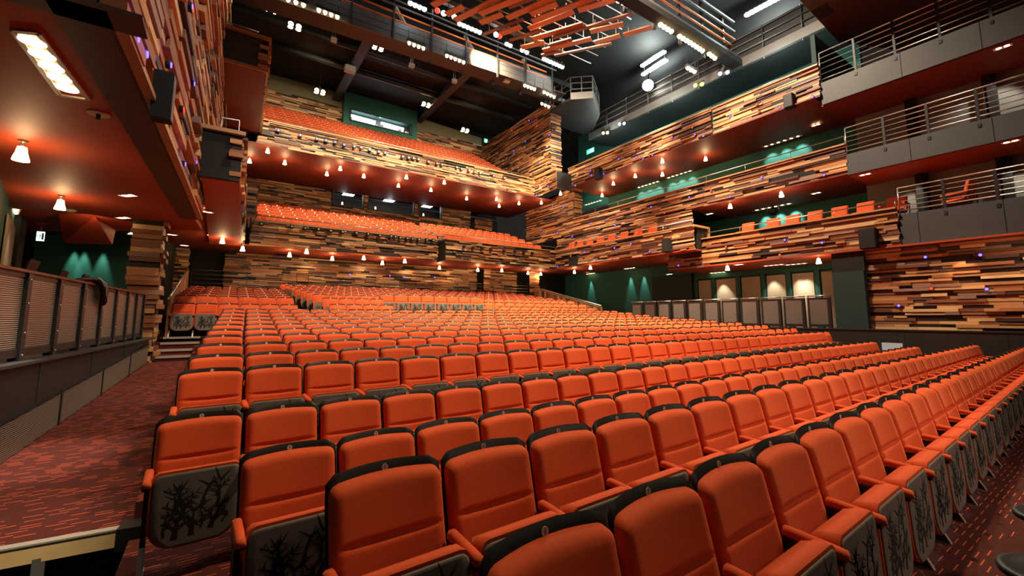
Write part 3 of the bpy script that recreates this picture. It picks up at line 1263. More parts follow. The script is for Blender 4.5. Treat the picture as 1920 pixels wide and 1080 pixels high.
stair_guard('slatted wooden stair guard with steel rail left of the rear seats', (-1.12, 15.1), (-1.05, 20.5), 1.08, 2.35, 1.0, 3)
stair_guard('slatted wooden stair guard with steel rail right of the rear seats', (16.35, 16.0), (16.55, 22.4), 1.1, 2.5, 1.0, 4)

# ---------------------------------------------------------------- rear balconies
balcony('timber front of the lower rear balcony, long left part', (0.9, 20.5), (9.62, 20.5), 4.55, 5.60, (0, -1), 61, rail=0.22)
t = balcony('timber front of the lower rear balcony, projecting right part', (9.25, 19.62), (16.42, 19.62), 4.45, 5.52, (0, -1), 62, rail=0.22)
mb = MB()
mb.box(9.2, 9.27, 19.62, 20.6, 4.45, 5.5)
mb.build('end_panel', 'near_black', t)
balcony('timber front of the upper rear balcony below the highest seats', (0.9, 20.5), (15.5, 20.5), 8.86, 9.97, (0, -1), 63, rail=0.16, ph=0.072)
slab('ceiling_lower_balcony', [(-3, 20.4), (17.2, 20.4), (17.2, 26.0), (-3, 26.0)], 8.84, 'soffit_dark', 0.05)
wall('wall_mid_rear', (-1, 28.0), (17.5, 28.0), 5.0, 9.0, (0, -1), 'near_black')
mw = thing('timber_wall', 'dark timber wall behind the lower balcony seats, around the control room windows', 'timber wall')
for (x0, x1, za, zb) in ((0.8, 4.9, 6.6, 8.8), (4.9, 11.8, 6.6, 7.95), (4.9, 11.8, 9.0, 8.8), (6.75, 6.95, 7.95, 8.8), (9.88, 10.12, 7.95, 8.8), (11.8, 13.9, 6.6, 8.8)):
    if zb > za:
        clad('timber_cladding', (x0, 25.7), (x1, 25.7), za, zb, (0, -1), int(x0 * 10 + za), mw, ph=0.085, bright=0.8)
mw2 = thing('timber_wall', 'short timber return at the right of the control room windows', 'timber wall')
clad('timber_cladding', (14.0, 25.2), (15.3, 25.2), 7.0, 8.3, (0, -1), 75, mw2, ph=0.085, bright=0.8)
for k, (x0, x1, lab) in enumerate(((4.98, 6.75, 'left window of the mid-level control room'), (6.95, 9.88, 'wide middle window of the mid-level control room'),
                                   (10.12, 11.75, 'right window of the mid-level control room'))):
    t = thing('control_room_window', lab, 'window')
    mb = MB()
    for (a, b, c, d) in ((x0, x1, 7.95, 8.02), (x0, x1, 8.92, 9.0), (x0, x0 + 0.07, 7.95, 9.0), (x1 - 0.07, x1, 7.95, 9.0)):
        mb.box(a, b, 25.62, 25.78, c, d)
    mb.build('frame', 'dark_metal', t)
    mb = MB()
    mb.box(x0, x1, 27.4, 27.45, 7.6, 8.25)
    mb.build('room_wall', 'booth_red', t)
    mb = MB()
    mb.box(x0 + (x1 - x0) * .45, x0 + (x1 - x0) * .45 + 0.62, 26.4, 26.95, 8.97, 9.0)
    mb.build('ceiling_light_panel', 'glow_white', t)
    mb = MB()
    mb.lathe([(0.05, 0), (0.03, 0.14)], 10, (x0 + 0.75, 26.6, 8.3))
    mb.build('desk_lamp', 'glow_soft', t)
    mb = MB()
    mb.box(x0 + 0.1, x1 - 0.1, 26.0, 26.4, 7.9, 8.1)
    mb.build('desk', 'near_black', t)
# upper tier back wall
wall('wall_upper_rear', (-1, 27.3), (17, 27.3), 9.0, 17.0, (0, -1), 'near_black')
uw = thing('timber_wall', 'bright timber wall behind the highest seats, left of the green booth', 'timber wall')
clad('timber_cladding', (0.9, 27.0), (5.6, 27.0), 12.0, 14.5, (0, -1), 81, uw, ph=0.09)
uw = thing('timber_wall', 'bright timber wall behind the highest seats, right of the green booth', 'timber wall')
clad('timber_cladding', (10.3, 27.0), (15.5, 27.0), 11.9, 14.3, (0, -1), 82, uw, ph=0.09)
mb = MB()
mb.quad((0.5, 27.0, 14.5), (5.6, 27.0, 14.5), (5.6, 27.0, 16), (0.5, 27.0, 16))
mb.quad((10.3, 27.0, 14.3), (15.5, 27.0, 14.3), (15.5, 27.0, 14.9), (10.3, 27.0, 15.2))
struct('wall_upper_olive', mb, 'olive')
bo = thing('projection_booth', 'green projection booth with a bright strip window above the highest seats', 'booth')
mb = MB()
x0, x1, y = 5.55, 10.25, 26.5
mb.box(x0, x1, y, 26.95, 12.9, 13.55)
mb.box(x0, x1, y, 26.95, 14.32, 15.35)
mb.box(x0, x0 + 0.35, y, 26.95, 13.55, 14.32)
mb.box(x1 - 0.35, x1, y, 26.95, 13.55, 14.32)
mb.build('booth_wall', 'booth_green', bo)
w = mb = MB()
for (a, b, c, d) in ((x0 + .35, x1 - .35, 13.55, 13.62), (x0 + .35, x1 - .35, 14.25, 14.32), (x0 + .35, x0 + .43, 13.55, 14.32), (x1 - .43, x1 - .35, 13.55, 14.32)):
    mb.box(a, b, y - 0.05, y + 0.1, c, d)
fr = mb.build('window_frame', 'dark_metal', bo)
mb = MB()
mb.quad((x0 + .3, 26.93, 13.5), (x1 - .3, 26.93, 13.5), (x1 - .3, 26.93, 14.4), (x0 + .3, 26.93, 14.4))
mb.build('room_back', 'dark_metal', bo)
for (a, b) in ((5.95, 7.55), (7.9, 9.4)):
    mb = MB()
    mb.bar((a, 26.75, 14.02), (b, 26.75, 13.98), 0.06, 0.13)
    mb.bar((a + .2, 26.8, 13.86), (b, 26.8, 13.84), 0.05, 0.05)
    mb.build('fluorescent_tube', 'glow_white', bo)
mb = MB()
for x in (7.6, 9.0, 9.5):
    mb.box(x, x + 0.2, 26.6, 26.8, 13.62, 13.8)
mb.build('projector', 'white_box', bo)
# right tower
tw = thing('timber_tower', 'tall stacked-timber side wall of the upper balcony at right, dotted with lights', 'timber wall')
clad('timber_cladding', (15.5, 18.9), (15.5, 26.9), 9.9, 14.3, (-1, 0), 91, tw, ph=0.085)
clad('timber_cladding', (15.5, 18.9), (16.25, 18.9), 9.9, 14.1, (0, -1), 92, tw, ph=0.085, lens=(.7, 1.0), bright=1.1)
t = balcony('timber return joining the upper rear balcony to the right side', (15.5, 20.45), (15.5, 18.4), 8.86, 9.97, (-1, 0), 93, rail=0.12)
mb = MB()
mb.box(15.5, 16.6, 18.38, 18.45, 8.9, 9.9)
mb.build('end_panel', 'parapet', t)

# ---------------------------------------------------------------- right side
balcony('timber front of the top right side balcony, far part with dark speaker', (16.85, 18.85), (16.85, 9.8), 9.3, 10.42, (-1, 0), 101, rail=0.1, lens=(0.5, 2.0))
balcony('timber front of the top right side balcony, near part beside the grey gallery', (17.0, 9.8), (17.0, 5.85), 9.26, 10.48, (-1, 0), 102, rail=0.1, lens=(0.5, 2.0))
balcony('timber front of the middle right side balcony', (17.1, 18.75), (17.1, 5.3), 6.38, 7.40, (-1, 0), 103, rail=0.28, lens=(0.5, 2.2))
uw = thing('timber_wall', 'timber wall behind the lower right box seats, under the middle balcony', 'timber wall')
clad('timber_cladding', (17.12, 20.3), (17.12, 11.1), 4.9, 6.36, (-1, 0), 104, uw, lens=(0.5, 2.2))
uw = thing('timber_wall', 'dark timber wall in the right rear corner at middle level', 'timber wall')
clad('timber_cladding', (17.1, 23.5), (17.1, 18.75), 6.4, 9.25, (-1, 0), 105, uw, lens=(0.5, 2.2))
clad('timber_cladding', (17.1, 18.75), (17.7, 18.75), 7.4, 9.25, (0, -1), 106, uw, lens=(0.5, 1.0))
t = balcony('timber front of the far lower right box', (16.4, 19.65), (16.4, 10.6), 4.45, 5.48, (-1, 0), 107, rail=0.24, lens=(0.5, 2.2))
mb = MB()
mb.box(16.62, 17.35, 10.6, 10.68, 4.47, 5.40)
mb.build('end_panel', 'near_black', t)
mb = MB()
mb.box(16.32, 17.45, 10.5, 10.72, 5.40, 5.49)
mb.box(17.36, 17.45, 10.5, 10.72, 4.7, 5.40)
mb.build('end_coping', 'coping_wood', t)
t = balcony('timber front of the near lower right box', (17.0, 10.62), (17.0, 4.15), 3.80, 4.96, (-1, 0), 108, rail=0.22, lens=(0.5, 2.2))
clad('timber_cladding', (17.0, 12.3), (17.0, 10.62), 3.72, 4.42, (-1, 0), 109, t, lens=(0.5, 2.2), bright=0.7)
# soffits and outer walls right
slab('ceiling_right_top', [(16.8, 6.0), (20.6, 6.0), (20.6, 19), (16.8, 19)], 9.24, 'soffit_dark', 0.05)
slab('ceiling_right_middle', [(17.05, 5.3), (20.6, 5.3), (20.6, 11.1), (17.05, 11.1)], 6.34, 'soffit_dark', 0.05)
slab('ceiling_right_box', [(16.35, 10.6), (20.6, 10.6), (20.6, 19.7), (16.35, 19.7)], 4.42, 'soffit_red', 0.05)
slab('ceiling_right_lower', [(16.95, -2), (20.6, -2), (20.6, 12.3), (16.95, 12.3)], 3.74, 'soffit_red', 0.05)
slab('floor_right_top', [(17.0, 6.0), (22, 6.0), (22, 19), (17.0, 19)], 9.3, 'near_black', 0.1)
slab('floor_right_middle', [(17.3, 5.3), (20.6, 5.3), (20.6, 18.7), (17.3, 18.7)], 6.42, 'near_black', 0.06)
slab('floor_right_lower', [(17.2, -2), (20.6, -2), (20.6, 19.0), (17.2, 19.0)], 4.5, 'near_black', 0.06)
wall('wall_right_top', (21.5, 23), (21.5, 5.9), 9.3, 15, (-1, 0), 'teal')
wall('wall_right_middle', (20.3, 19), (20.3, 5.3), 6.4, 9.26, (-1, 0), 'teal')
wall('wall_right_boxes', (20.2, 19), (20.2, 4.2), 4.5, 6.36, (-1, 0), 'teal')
wall('wall_right_parterre', (20, 23), (20, 5), 1.0, 4.5, (-1, 0), 'teal')
wall('wall_right_rear', (17.2, 23), (20.1, 23), 1.0, 9.3, (0, -1), 'near_black')
pr = MB()
pr.box(XR, XR + 0.2, -3, 16.2, -0.4, 1.22)
po = struct('wall_right', pr, 'parapet')
mb = MB()
mb.box(XR - 0.03, XR + 0.3, -3, 16.2, 1.22, 1.25)
mb.build('ledge', 'dark_metal', po)
mb = MB()
for y in (0.0, 2.2, 4.4, 6.6, 8.8):
    mb.box(XR - 0.006, XR + 0.01, y - 0.006, y + 0.006, 0.1, 1.2)
mb.box(XR - 0.008, XR + 0.01, -3, 16, 0.42, 0.44)
mb.build('panel_joint', 'near_black', po)
slab('floor_right_parterre', [(XR + 0.1, -3), (22, -3), (22, 23), (XR + 0.1, 23)], 1.0, 'near_black', 0.15)
first = None
ys = [14.55 - i * 0.7775 for i in range(12)]
for k in range(11):
    lab = 'black-framed mesh railing panel on right parapet, %s from the dark block' % ORD[11 - k]
    t = railing_panel(lab, (XR + 0.14, ys[k], 1.25), -PI / 2, 'railing panels on the right parapet', 0.70, H=1.06, near=False, src=first)
    first = first or t
# panelled wall: green posts and beige acoustic panels
ph = thing('panelled_wall_frame', 'green posts and head rail framing the beige panels on the right', 'frame')
edges = [atx(x, 540, 19.85).y for x in (1305, 1338, 1385, 1432, 1480, 1534, 1570)]
mb = MB()
for y in edges:
    mb.box(19.82, 19.95, y - 0.09, y + 0.09, 1.2, 3.74)
mb.box(19.80, 19.95, edges[-1], edges[0], 3.5, 3.74)
mb.build('frame_posts', 'teal', ph)
for k in range(6):
    mb = MB()
    mb.box(19.86, 19.93, edges[k + 1] + 0.14, edges[k] - 0.14, 1.2, 3.42)
    tag(mb.build('acoustic_panel', 'panel_beige'), 'tall beige panel behind the right railing, %s from the far end' % ORD[k + 1], 'panel', 'beige panels on the right wall')
wall('wall_right_doorway', (19.7, 15.4), (19.7, 13.0), 1.1, 3.8, (-1, 0), 'teal_dark')
# dark block and timber wall beside the stage
mb = MB()
mb.box(17.0, 19.0, 5.12, 5.98, 1.2, 3.1)
tag(mb.build('teal_block', 'teal_dark'), 'plain dark teal wall block at the end of the right railing', 'wall block')
mb = MB()
mb.box(17.06, 19.0, 5.10, 5.98, 3.1, 3.75)
struct('wall_right_dark', mb, 'near_black')
sw = thing('timber_wall', 'timber wall beside the stage at the far right with round accent lights', 'timber wall')
clad('timber_cladding', (17.3, 5.12), (17.3, -1.5), 1.24, 3.72, (-1, 0), 111, sw, ph=0.088, lens=(0.3, 1.3))
# grey galleries
for k, (y0, za, zb, zr, lab) in enumerate(((5.85, 8.98, 9.78, 10.9, 'top grey gallery with six-bar steel railing at right'),
                                           (5.3, 6.30, 7.0, 7.92, 'middle grey gallery with steel railing at right'),
                                           (4.12, 3.78, 4.72, 5.55, 'lowest grey gallery with steel railing at right'))):
    t = thing('gallery', lab, 'balcony')
    mb = MB()
    mb.box(17.02, 17.2, -2.0, y0, za, zb)
    mb.build('fascia', 'fascia_grey', t)
    mb = MB()
    for y in (0.2, 2.0, 3.7):
        mb.box(17.012, 17.03, y - 0.006, y + 0.006, za, zb)
    mb.build('panel_joint', 'near_black', t)
    mb = MB()
    n = 6
    for i in range(n):
        z = zb + 0.12 + (zr - zb - 0.12) * i / (n - 1)
        mb.tube([(17.06, -2, z), (17.06, y0 - 0.02, z)], 0.022 if i in (0, n - 1) else 0.013, 6)
    mb.tube([(17.06, y0 - 0.02, zb + 0.02), (17.06, y0 - 0.02, zr)], 0.02, 6)
    mb.build('rails', 'steel', t)
    y = y0 - 1.02
    while y > -2:
        mb = MB()
        mb.box(17.03, 17.055, y - 0.03, y + 0.03, zb - 0.15, zr)
        mb.box(17.0, 17.06, y - 0.035, y + 0.035, zb - 0.2, zb - 0.1)
        mb.build('post', 'black_metal', t)
        y -= 1.02
slab('ceiling_gallery_top', [(17.1, -2), (20.6, -2), (20.6, 5.9), (17.1, 5.9)], 8.95, 'soffit_dark', 0.05)
slab('ceiling_gallery_middle', [(17.1, -2), (20.6, -2), (20.6, 5.3), (17.1, 5.3)], 6.28, 'soffit_red', 0.05)
slab('floor_gallery_lower', [(17.15, -2), (20.6, -2), (20.6, 4.2), (17.15, 4.2)], 4.55, 'near_black', 0.06)
wall('wall_gallery_middle', (19.2, 5.6), (19.2, -2), 6.4, 8.97, (-1, 0), 'concrete')
wall('wall_gallery_lower', (19.0, 5.4), (19.0, -2), 4.5, 6.3, (-1, 0), 'concrete')
for k, (x, z0, z1, ys_) in enumerate(((19.05, 6.4, 8.95, (4.0, 2.2, 0.6)), (18.85, 4.55, 6.28, (3.9, 2.1, 0.3)))):
    for j, y in enumerate(ys_):
        mb = MB()
        mb.box(x - 0.12, x + 0.1, y - 0.14, y + 0.14, z0, z1)
        mb.box(x - 0.16, x - 0.12, y - 0.05, y + 0.05, z0, z1)
        tag(mb.build('gallery_column', 'near_black'), 'dark column on the concrete wall of the %s gallery, %s from the timber' % (('middle', 'lowest')[k], ORD[j + 1]), 'column', 'dark gallery columns')
slab('ceiling_proscenium', [tuple(atz(1495, -5, 12.0).xy), tuple(atz(1572, 78, 12.0).xy), (24, 3.6), (24, -3), (12, -3)], 12.0, 'trim_brown', 0.3)
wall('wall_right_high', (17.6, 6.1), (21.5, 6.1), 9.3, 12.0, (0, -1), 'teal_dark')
# ---------------------------------------------------------------- ceiling and lighting bridges
slab('ceiling_rear', [(-3, 18.6), (17, 18.6), (17, 27.4), (-3, 27.4)], 15.4, 'ceiling_black', 0.3)
slab('ceiling_main', [(-8, -4), (24, -4), (24, 27), (-8, 27)], 18.5, 'ceiling_black', 0.3)
wall('wall_upper_right', (22.5, 27), (22.5, 5.9), 13.2, 18.5, (-1, 0), 'ceiling_black')
wall('wall_upper_left', (-3, 4), (-3, 27), 12.0, 18.5, (1, 0), 'near_black')
for k, (x, lab) in enumerate(((5.15, 'dark roof beam left of the green booth'), (10.5, 'dark roof beam right of the green booth'))):
    mb = MB()
    mb.bar((x, 18.8, 15.1), (x, 27.0, 15.1), 0.2, 0.5)
    mb.bar((x, 18.8, 14.84), (x, 27.0, 14.84), 0.45, 0.05)
    tag(mb.build('roof_beam', 'dark_metal'), lab, 'beam', 'roof beams')
for k, (y, z, lab) in enumerate(((21.5, 15.2, 'dark duct run across the rear ceiling, nearer the bridge'), (23.6, 15.2, 'dark duct run across the rear ceiling, nearer the booth'))):
    mb = MB()
    mb.tube([(-1, y, z), (16, y, z)], 0.16, 10)
    tag(mb.build('ceiling_duct', 'dark_metal'), lab, 'duct')
# rear lighting bridge (runs along the rows)
YB = 18.4
br = thing('lighting_bridge', 'long lighting bridge with orange rails crossing above the stalls', 'lighting bridge')
mb = MB()
mb.bar((-2, YB + 0.1, 13.86), (16.2, YB + 0.1, 14.3), 0.24, 0.22)
mb.build('main_beam', 'bridge_grey', br)
mb = MB()
mb.bar((-2, YB - 0.9, 13.25), (15.0, YB - 0.9, 13.75), 1.1, 0.05)
mb.build('deck', 'dark_metal', br)
for k in range(3):
    mb = MB()
    mb.bar((-2, YB - 1.5, 13.18 + k * 0.29), (14.0, YB - 1.5, 13.66 + k * 0.27), 0.04, 0.26)
    mb.build('side_panel', 'bridge_grey', br)
for z in (14.12, 14.46):
    mb = MB()
    mb.tube([(-2, YB - 1.5, z), (13.6, YB - 1.5, z + 0.06)], 0.04, 8)
    mb.build('orange_rail', 'orange_pipe', br)
mb = MB()
for z in (14.75, 15.0):
    mb.tube([(-2, YB - 1.6, z), (14.2, YB - 1.6, z)], 0.04, 8)
mb.bar((-2, YB - 2.3, 15.3), (14, YB - 2.3, 15.3), 0.2, 0.2)
mb.build('upper_tube', 'bridge_grey', br)
x = 0.2
k = 0
while x < 14.5:
    mb = MB()
    mb.bar((x, YB - 1.55, 13.2), (x, YB - 1.55, 15.3), 0.07, 0.06, up=(0, 1, 0))
    mb.build('post', 'dark_metal', br)
    if k % 2:
        mb = MB()
        mb.bar((x + 0.25, YB - 0.9, 15.2), (x + 1.2, YB - 0.9, 13.9), 0.06, 0.2, up=(0, 1, 0))
        mb.build('brace', 'white_box', br)
    mb = MB()
    mb.bar((x + 0.4, YB - 0.5, 13.5), (x + 0.4, YB + 0.1, 13.95), 0.16, 0.16)
    mb.build('cross_bracket', 'dark_metal', br)
    x += 1.72
    k += 1
for k, x in enumerate((3.3, 5.5, 8.4, 10.6, 12.5)):
    mb = MB()
    mb.bar((x, YB - 1.2, 14.2), (x + 1.5, YB - 1.2, 14.2), 0.05, 0.24)
    mb.build('lit_sheet', 'concrete', br)
# side catwalk (runs along the right wall)
sc = thing('side_catwalk', 'grey catwalk with tubular railing high along the right wall', 'catwalk')
XC = 19.2
mb = MB()
mb.bar((XC, 19.5, 13.2), (XC, 4.5, 13.2), 0.16, 0.42)
mb.build('edge_beam', 'bridge_grey', sc)
mb = MB()
mb.bar((XC + 1.4, 19.5, 13.1), (XC + 1.4, 4.5, 13.1), 2.8, 0.1)
mb.build('deck', 'dark_metal', sc)
mb = MB()
mb.bar((XC + 0.1, 19.5, 14.0), (XC + 0.1, 4.5, 14.0), 0.05, 1.1)
mb.build('side_panel', 'dark_metal', sc)
mb = MB()
for z in (13.75, 14.1, 14.45):
    mb.tube([(XC, 19.5, z), (XC, 4.5, z)], 0.03, 6)
mb.build('rails', 'bridge_grey', sc)
y = 5.5
while y < 19.5:
    mb = MB()
    mb.tube([(XC - 0.02, y, 12.9), (XC - 0.02, y, 14.5)], 0.028, 6)
    mb.build('post', 'bridge_grey', sc)
    y += 1.55
# corner platform joining the two
cp = thing('corner_platform', 'angled catwalk corner platform above the timber tower', 'catwalk')
pts = [(15.4, 18.5), (15.4, 17.0), (16.3, 16.2), (18.0, 17.4), (19.2, 19.2), (19.2, 20.0), (15.4, 20.0)]
mb = MB()
mb.prism(pts, 13.55, 13.7)
mb.build('deck', 'dark_metal', cp)
mb = MB()
for a, b in zip(pts[1:5], pts[2:5]):
    mb.bar((*a, 13.75), (*b, 13.75), 0.06, 0.4)
mb.build('kick_board', 'bridge_grey', cp)
mb = MB()
for z in (14.15, 14.5, 14.85):
    mb.tube([(*p, z) for p in pts[0:5]], 0.03, 6)
for a, b in zip(pts[0:5], pts[1:5]):
    for t_ in (0.0, 0.5):
        q = Vector(a).lerp(Vector(b), t_)
        mb.tube([(q.x, q.y, 13.6), (q.x, q.y, 14.85)], 0.03, 6)
mb.build('railing', 'bridge_grey', cp)
# near bridge along the right of the slats
nb = thing('near_bridge', 'dark lighting gantry running towards the stage at top right, hung with lamps', 'lighting bridge')
a, b = atz(1190, 20, 13.2), atz(1355, 118, 13.2)
d = (b - a).normalized()
a2, b2 = a - d * 3.0, b + d * 1.2
up = Vector((0, 0, 1))
sd = d.cross(up)
mb = MB()
mb.bar(a2 + sd * 0.3, b2 + sd * 0.3, 0.5, 0.25)
mb.build('main_beam', 'ceiling_black', nb)
mb = MB()
mb.bar(a2 + up * 0.3 + sd * 0.3, b2 + up * 0.3 + sd * 0.3, 0.05, 0.4)
mb.build('side_panel', 'bridge_grey', nb)
mb = MB()
for z in (1.2, 1.6):
    mb.tube([a2 + up * z, b2 + up * z], 0.04, 8)
mb.build('orange_rail', 'orange_pipe', nb)
mb = MB()
for z in (2.0, 2.5):
    mb.tube([a2 + up * z, b2 + up * z], 0.06, 8)
mb.build('upper_tube', 'bridge_grey', nb)
for i in range(6):
    q = a2.lerp(b2, (i + .5) / 6)
    mb = MB()
    mb.bar(q - sd * .1 - up * .2, q - sd * .1 + up * 2.6, 0.12, 0.1, up=(0, 1, 0))
    mb.build('post', 'dark_metal', nb)
# hanging timber slats
SL = [(65, 60, 200, -10), (220, 165, 410, 70), (320, 230, 770, 0), (600, 155, 990, 0), (600, 255, 850, 160), (905, 205, 1355, 5), (-640, 385, 1085, 215),
      (830, 380, 1060, 300), (-925, 85, 1150, 0), (1170, 160, 1465, 45), (1185, 240, 1800, 5), (1150, 325, 1650, 130), (-930, 455, 1300, 340),
      (1195, 435, 1760, 270), (1065, 535, 1325, 475), (-1380, 505, 1625, 435), (1310, 570, 1850, 435), (-1415, 430, 1960, 260), (-1290, 620, 1525, 580)]
SL = [(abs(p) / 6 + 800, q / 6, r_ / 6 + 800, s / 6, p < 0) for p, q, r_, s in SL]
SL += [(p / 6 + 1040, q / 6, r_ / 6 + 1040, s / 6, f) for p, q, r_, s, f in
       ((265, 115, 650, 0, False), (0, 415, 890, 145, True), (400, 355, 770, 270, False), (450, 480, 735, 400, False), (775, 395, 1145, 290, False), (0, 625, 640, 490, True))]
for k, (x0, y0, x1, y1, dk) in enumerate(sorted(SL)):
    z = 14.0 + 0.07 * (k % 3)
    a, b = atz(x0, y0, z), atz(x1, y1, z)
    if y1 < 1:
        b = b + (b - a) * 0.25
    w = 0.17 if dk else 0.30
    mb = MB()
    mb.bar(a, b, w, 0.05)
    t = mb.build('hanging_slat', 'slat_brown' if dk else 'slat_orange')
    tag(t, '%s timber slat hanging under the roof, %s from the left' % ('narrow brown' if dk else 'broad orange', ORD[k + 1]), 'ceiling slat', 'hanging timber slats')
    mb = MB()
    for f in (0.15, 0.85):
        q = a.lerp(b, f)
        mb.tube([q + Vector((0, 0, 0.02)), q + Vector((0, 0, 0.5))], 0.012, 5)
    mb.build('hanger', 'steel', t)
for k in range(11):
    y = 8.2 + k * 0.68
    mb = MB()
    mb.tube([(5.0 + 0.25 * k, y, 14.52), (13.2 + 0.18 * k, y, 14.52)], 0.022, 6)
    tag(mb.build('support_pipe', 'steel'), 'thin steel pipe carrying the timber slats, %s from the stage end' % ORD[k + 1], 'pipe', 'pipes above the slats')

# ---------------------------------------------------------------- lamps
L_WARM = (1.0, 0.62, 0.32)


def make_pendant():
    t = thing('pendant_lamp', 'x', 'lamp', group='warm glass pendant lamps')
    mb = MB()
    mb.lathe([(0.05, -0.02), (0.05, 0.0)], 12)
    mb.lathe([(0.018, -0.10), (0.018, -0.02)], 8)
    mb.build('ceiling_cap', 'steel', t)
    mb = MB()
    mb.lathe([(0.082, -0.27), (0.078, -0.24), (0.055, -0.16), (0.045, -0.09)], 16, cap=True)
    mb.build('glass_shade', 'glow_warm', t)
    return t


PENDANTS = []
_pend = None


def pendant(px, py, z, label, watts=22, light=True, sc=1.0):
    """lamp whose shade is seen at px, py under a soffit at height z"""
    global _pend
    p = atz(px, py, z - 0.19 * sc)
    p.z = z
    if _pend is None:
        _pend = make_pendant()
        t = _pend
        t.location = p
    else:
        t = copy_tree(_pend, p)
    t.scale = (sc, sc, sc)
    t['label'] = label
    if light:
        lights_at('POINT', 'pendant_light', (p.x, p.y, z - 0.36 * sc), watts, L_WARM, 0.05)


S_LOW = [(417, 452), (455, 467), (543, 478), (575, 472), (623, 485), (682, 484), (717, 493), (759, 490), (824, 502), (896, 506), (941, 507), (990, 512), (1014, 514)]
for k, (x, y) in enumerate(S_LOW):
    pendant(x, y, 4.52 if k != 1 else 4.44, 'warm pendant lamp under the lower rear balcony, %s from the left' % ORD[k + 1], 15)
S_UP = [(468, 302), (502, 283), (534, 305), (613, 326), (638, 316), (682, 330), (747, 348), (762, 332), (808, 356), (833, 342), (875, 372), (931, 373), (936, 386), (973, 381)]
for k, (x, y) in enumerate(S_UP):
    pendant(x, y, 8.84, 'warm pendant lamp under the upper rear balcony, %s from the left' % ORD[k + 1], 20)
S_RT = [(1015, 380), (1051, 363), (1081, 377), (1129, 366), (1150, 344), (1191, 330), (1242, 302), (1242, 327), (1323, 298)]
for k, (x, y) in enumerate(S_RT):
    pendant(x, y, 9.24 if k > 1 else 8.84, 'warm pendant lamp under the top right side balcony, %s from the left' % ORD[k + 1], 24)
for k, (x, y) in enumerate(((1369, 387), (1465, 365))):
    pendant(x, y, 6.34, ('left', 'right')[k] + ' warm pendant lamp under the middle right side balcony', 20)
for k, (x, y, z) in enumerate(((1077, 510, 4.42), (1107, 502, 4.42), (1364, 503, 3.74), (1535, 490, 3.74))):
    pendant(x, y, z, 'warm pendant lamp under the lower right boxes, %s from the left' % ORD[k + 1], 16)
pendant(40, 290, 3.9, 'large warm pendant lamp on the orange soffit at the far left', 14)
pendant(113, 385, 3.9, 'warm pendant lamp on the orange soffit beside the dropped step', 14)


def downlight(px, py, z, n, ax, label, r=0.045, gap=0.13, spot=None, cat='downlight', grp=None, m='glow_amber'):
    """row of n recessed bulbs in a slim frame on a soffit at height z"""
    p = atz(px, py, z)
    a = Vector((ax[0], ax[1], 0)).normalized()
    t = thing('recessed_downlight', label, cat, (p.x, p.y, z - 0.004), 0, grp)
    L = gap * n / 2
    mb = MB()
    s = Vector((-a.y, a.x, 0)) * (r + 0.025)
    A, B = -a * (L + 0.02), a * (L + 0.02)
    for q0, q1 in ((A - s, B - s), (A + s, B + s), (A - s, A + s), (B - s, B + s)):
        mb.bar(q0, q1, 0.018, 0.016)
    mb.build('frame', 'silver', t)
    for i in range(n):
        c = a * ((i - (n - 1) / 2) * gap)
        mb = MB()
        mb.lathe([(r, -0.006), (r, 0.0)], 12, c)
        mb.build('bulb', m, t)
    if spot:
        lights_at('SPOT', 'downlight_light', (p.x, p.y, z - 0.05), spot[0], spot[1], 0.04, spot[2], spot[3] if len(spot) > 3 else 90, 0.7)
    return p


# linear wall washers at the right
AX = (0, 1)
GREEN = (0.8, 1.0, 0.9)
for k, (x, y, z, xw, lab) in enumerate(((1112, 380, 9.24, 20.3, 'top'), (1215, 346, 9.24, 20.3, 'top'), (1273, 327, 9.24, 20.3, 'top'), (1465, 265, 9.24, 20.3, 'top'),
                                        (1448, 388, 6.34, 20.2, 'middle'))):
    p = atz(x, y, z)
    p.x = min(p.x, 19.9)
    downlight(x, y, z, 6, AX, 'bulb row washing teal wall under the %s right balcony, %s from left' % (lab, ORD[k + 1]), r=0.05, gap=0.26, grp='wall washers', cat='wall washer')
    for dy in (-0.6, 0, 0.6):
        lights_at('SPOT', 'washer_light', (19.75, p.y + dy, z - 0.1), 95, GREEN, 0.03, (20.3, p.y + dy, z - 0.62), 62, 0.8)
for k, (x, y, z, yy) in enumerate(((1180, 503, 4.42, 0), (1107, 513, 4.42, 0), (1345, 511, 3.74, 0), (1492, 495, 3.74, 0), (1450, 497, 3.74, 0))):
    p = atz(x, y, z)
    downlight(x, y, z, 4, AX, 'bulb row over the right parterre wall, %s from left' % ORD[1 + (1, 0, 2, 4, 3)[k]], r=0.045, gap=0.2, grp='parterre wall washers', cat='wall washer')
for x in (1105, 1180, 1205):
    p = atx(x, 560, 19.8)
    lights_at('SPOT', 'washer_light', (19.84, p.y, 4.36), 260, (0.7, 1, 0.8), 0.03, (19.97, p.y, 2.4), 34, 0.7)
for x in (1355, 1450, 1500, 1512):
    p = atx(x, 560, 19.8)
    lights_at('SPOT', 'washer_light', (19.45, p.y, 3.66), 170, (1, 0.85, 0.65), 0.03, (19.86, p.y - 0.1, 1.9), 55, 0.7)
for k, (x, y, z) in enumerate(((1530, 234, 9.2), (1330, 401, 6.34), (1530, 362, 6.34), (1880, 88, 8.95), (1895, 265, 6.28), (1622, 327, 6.28), (1385, 496, 3.74), (1255, 514, 3.74))):
    downlight(x, y, z, 2, AX, 'twin recessed downlight on the right side soffits, %s counted from the left' % ORD[(5, 2, 4, 7, 8, 6, 3, 1)[k]], r=0.055, gap=0.15, grp='twin downlights', m='glow_amber')
downlight(1905, 444, 3.74, 5, AX, 'row of bright bulbs on the soffit above the far right timber wall', r=0.05, gap=0.18)
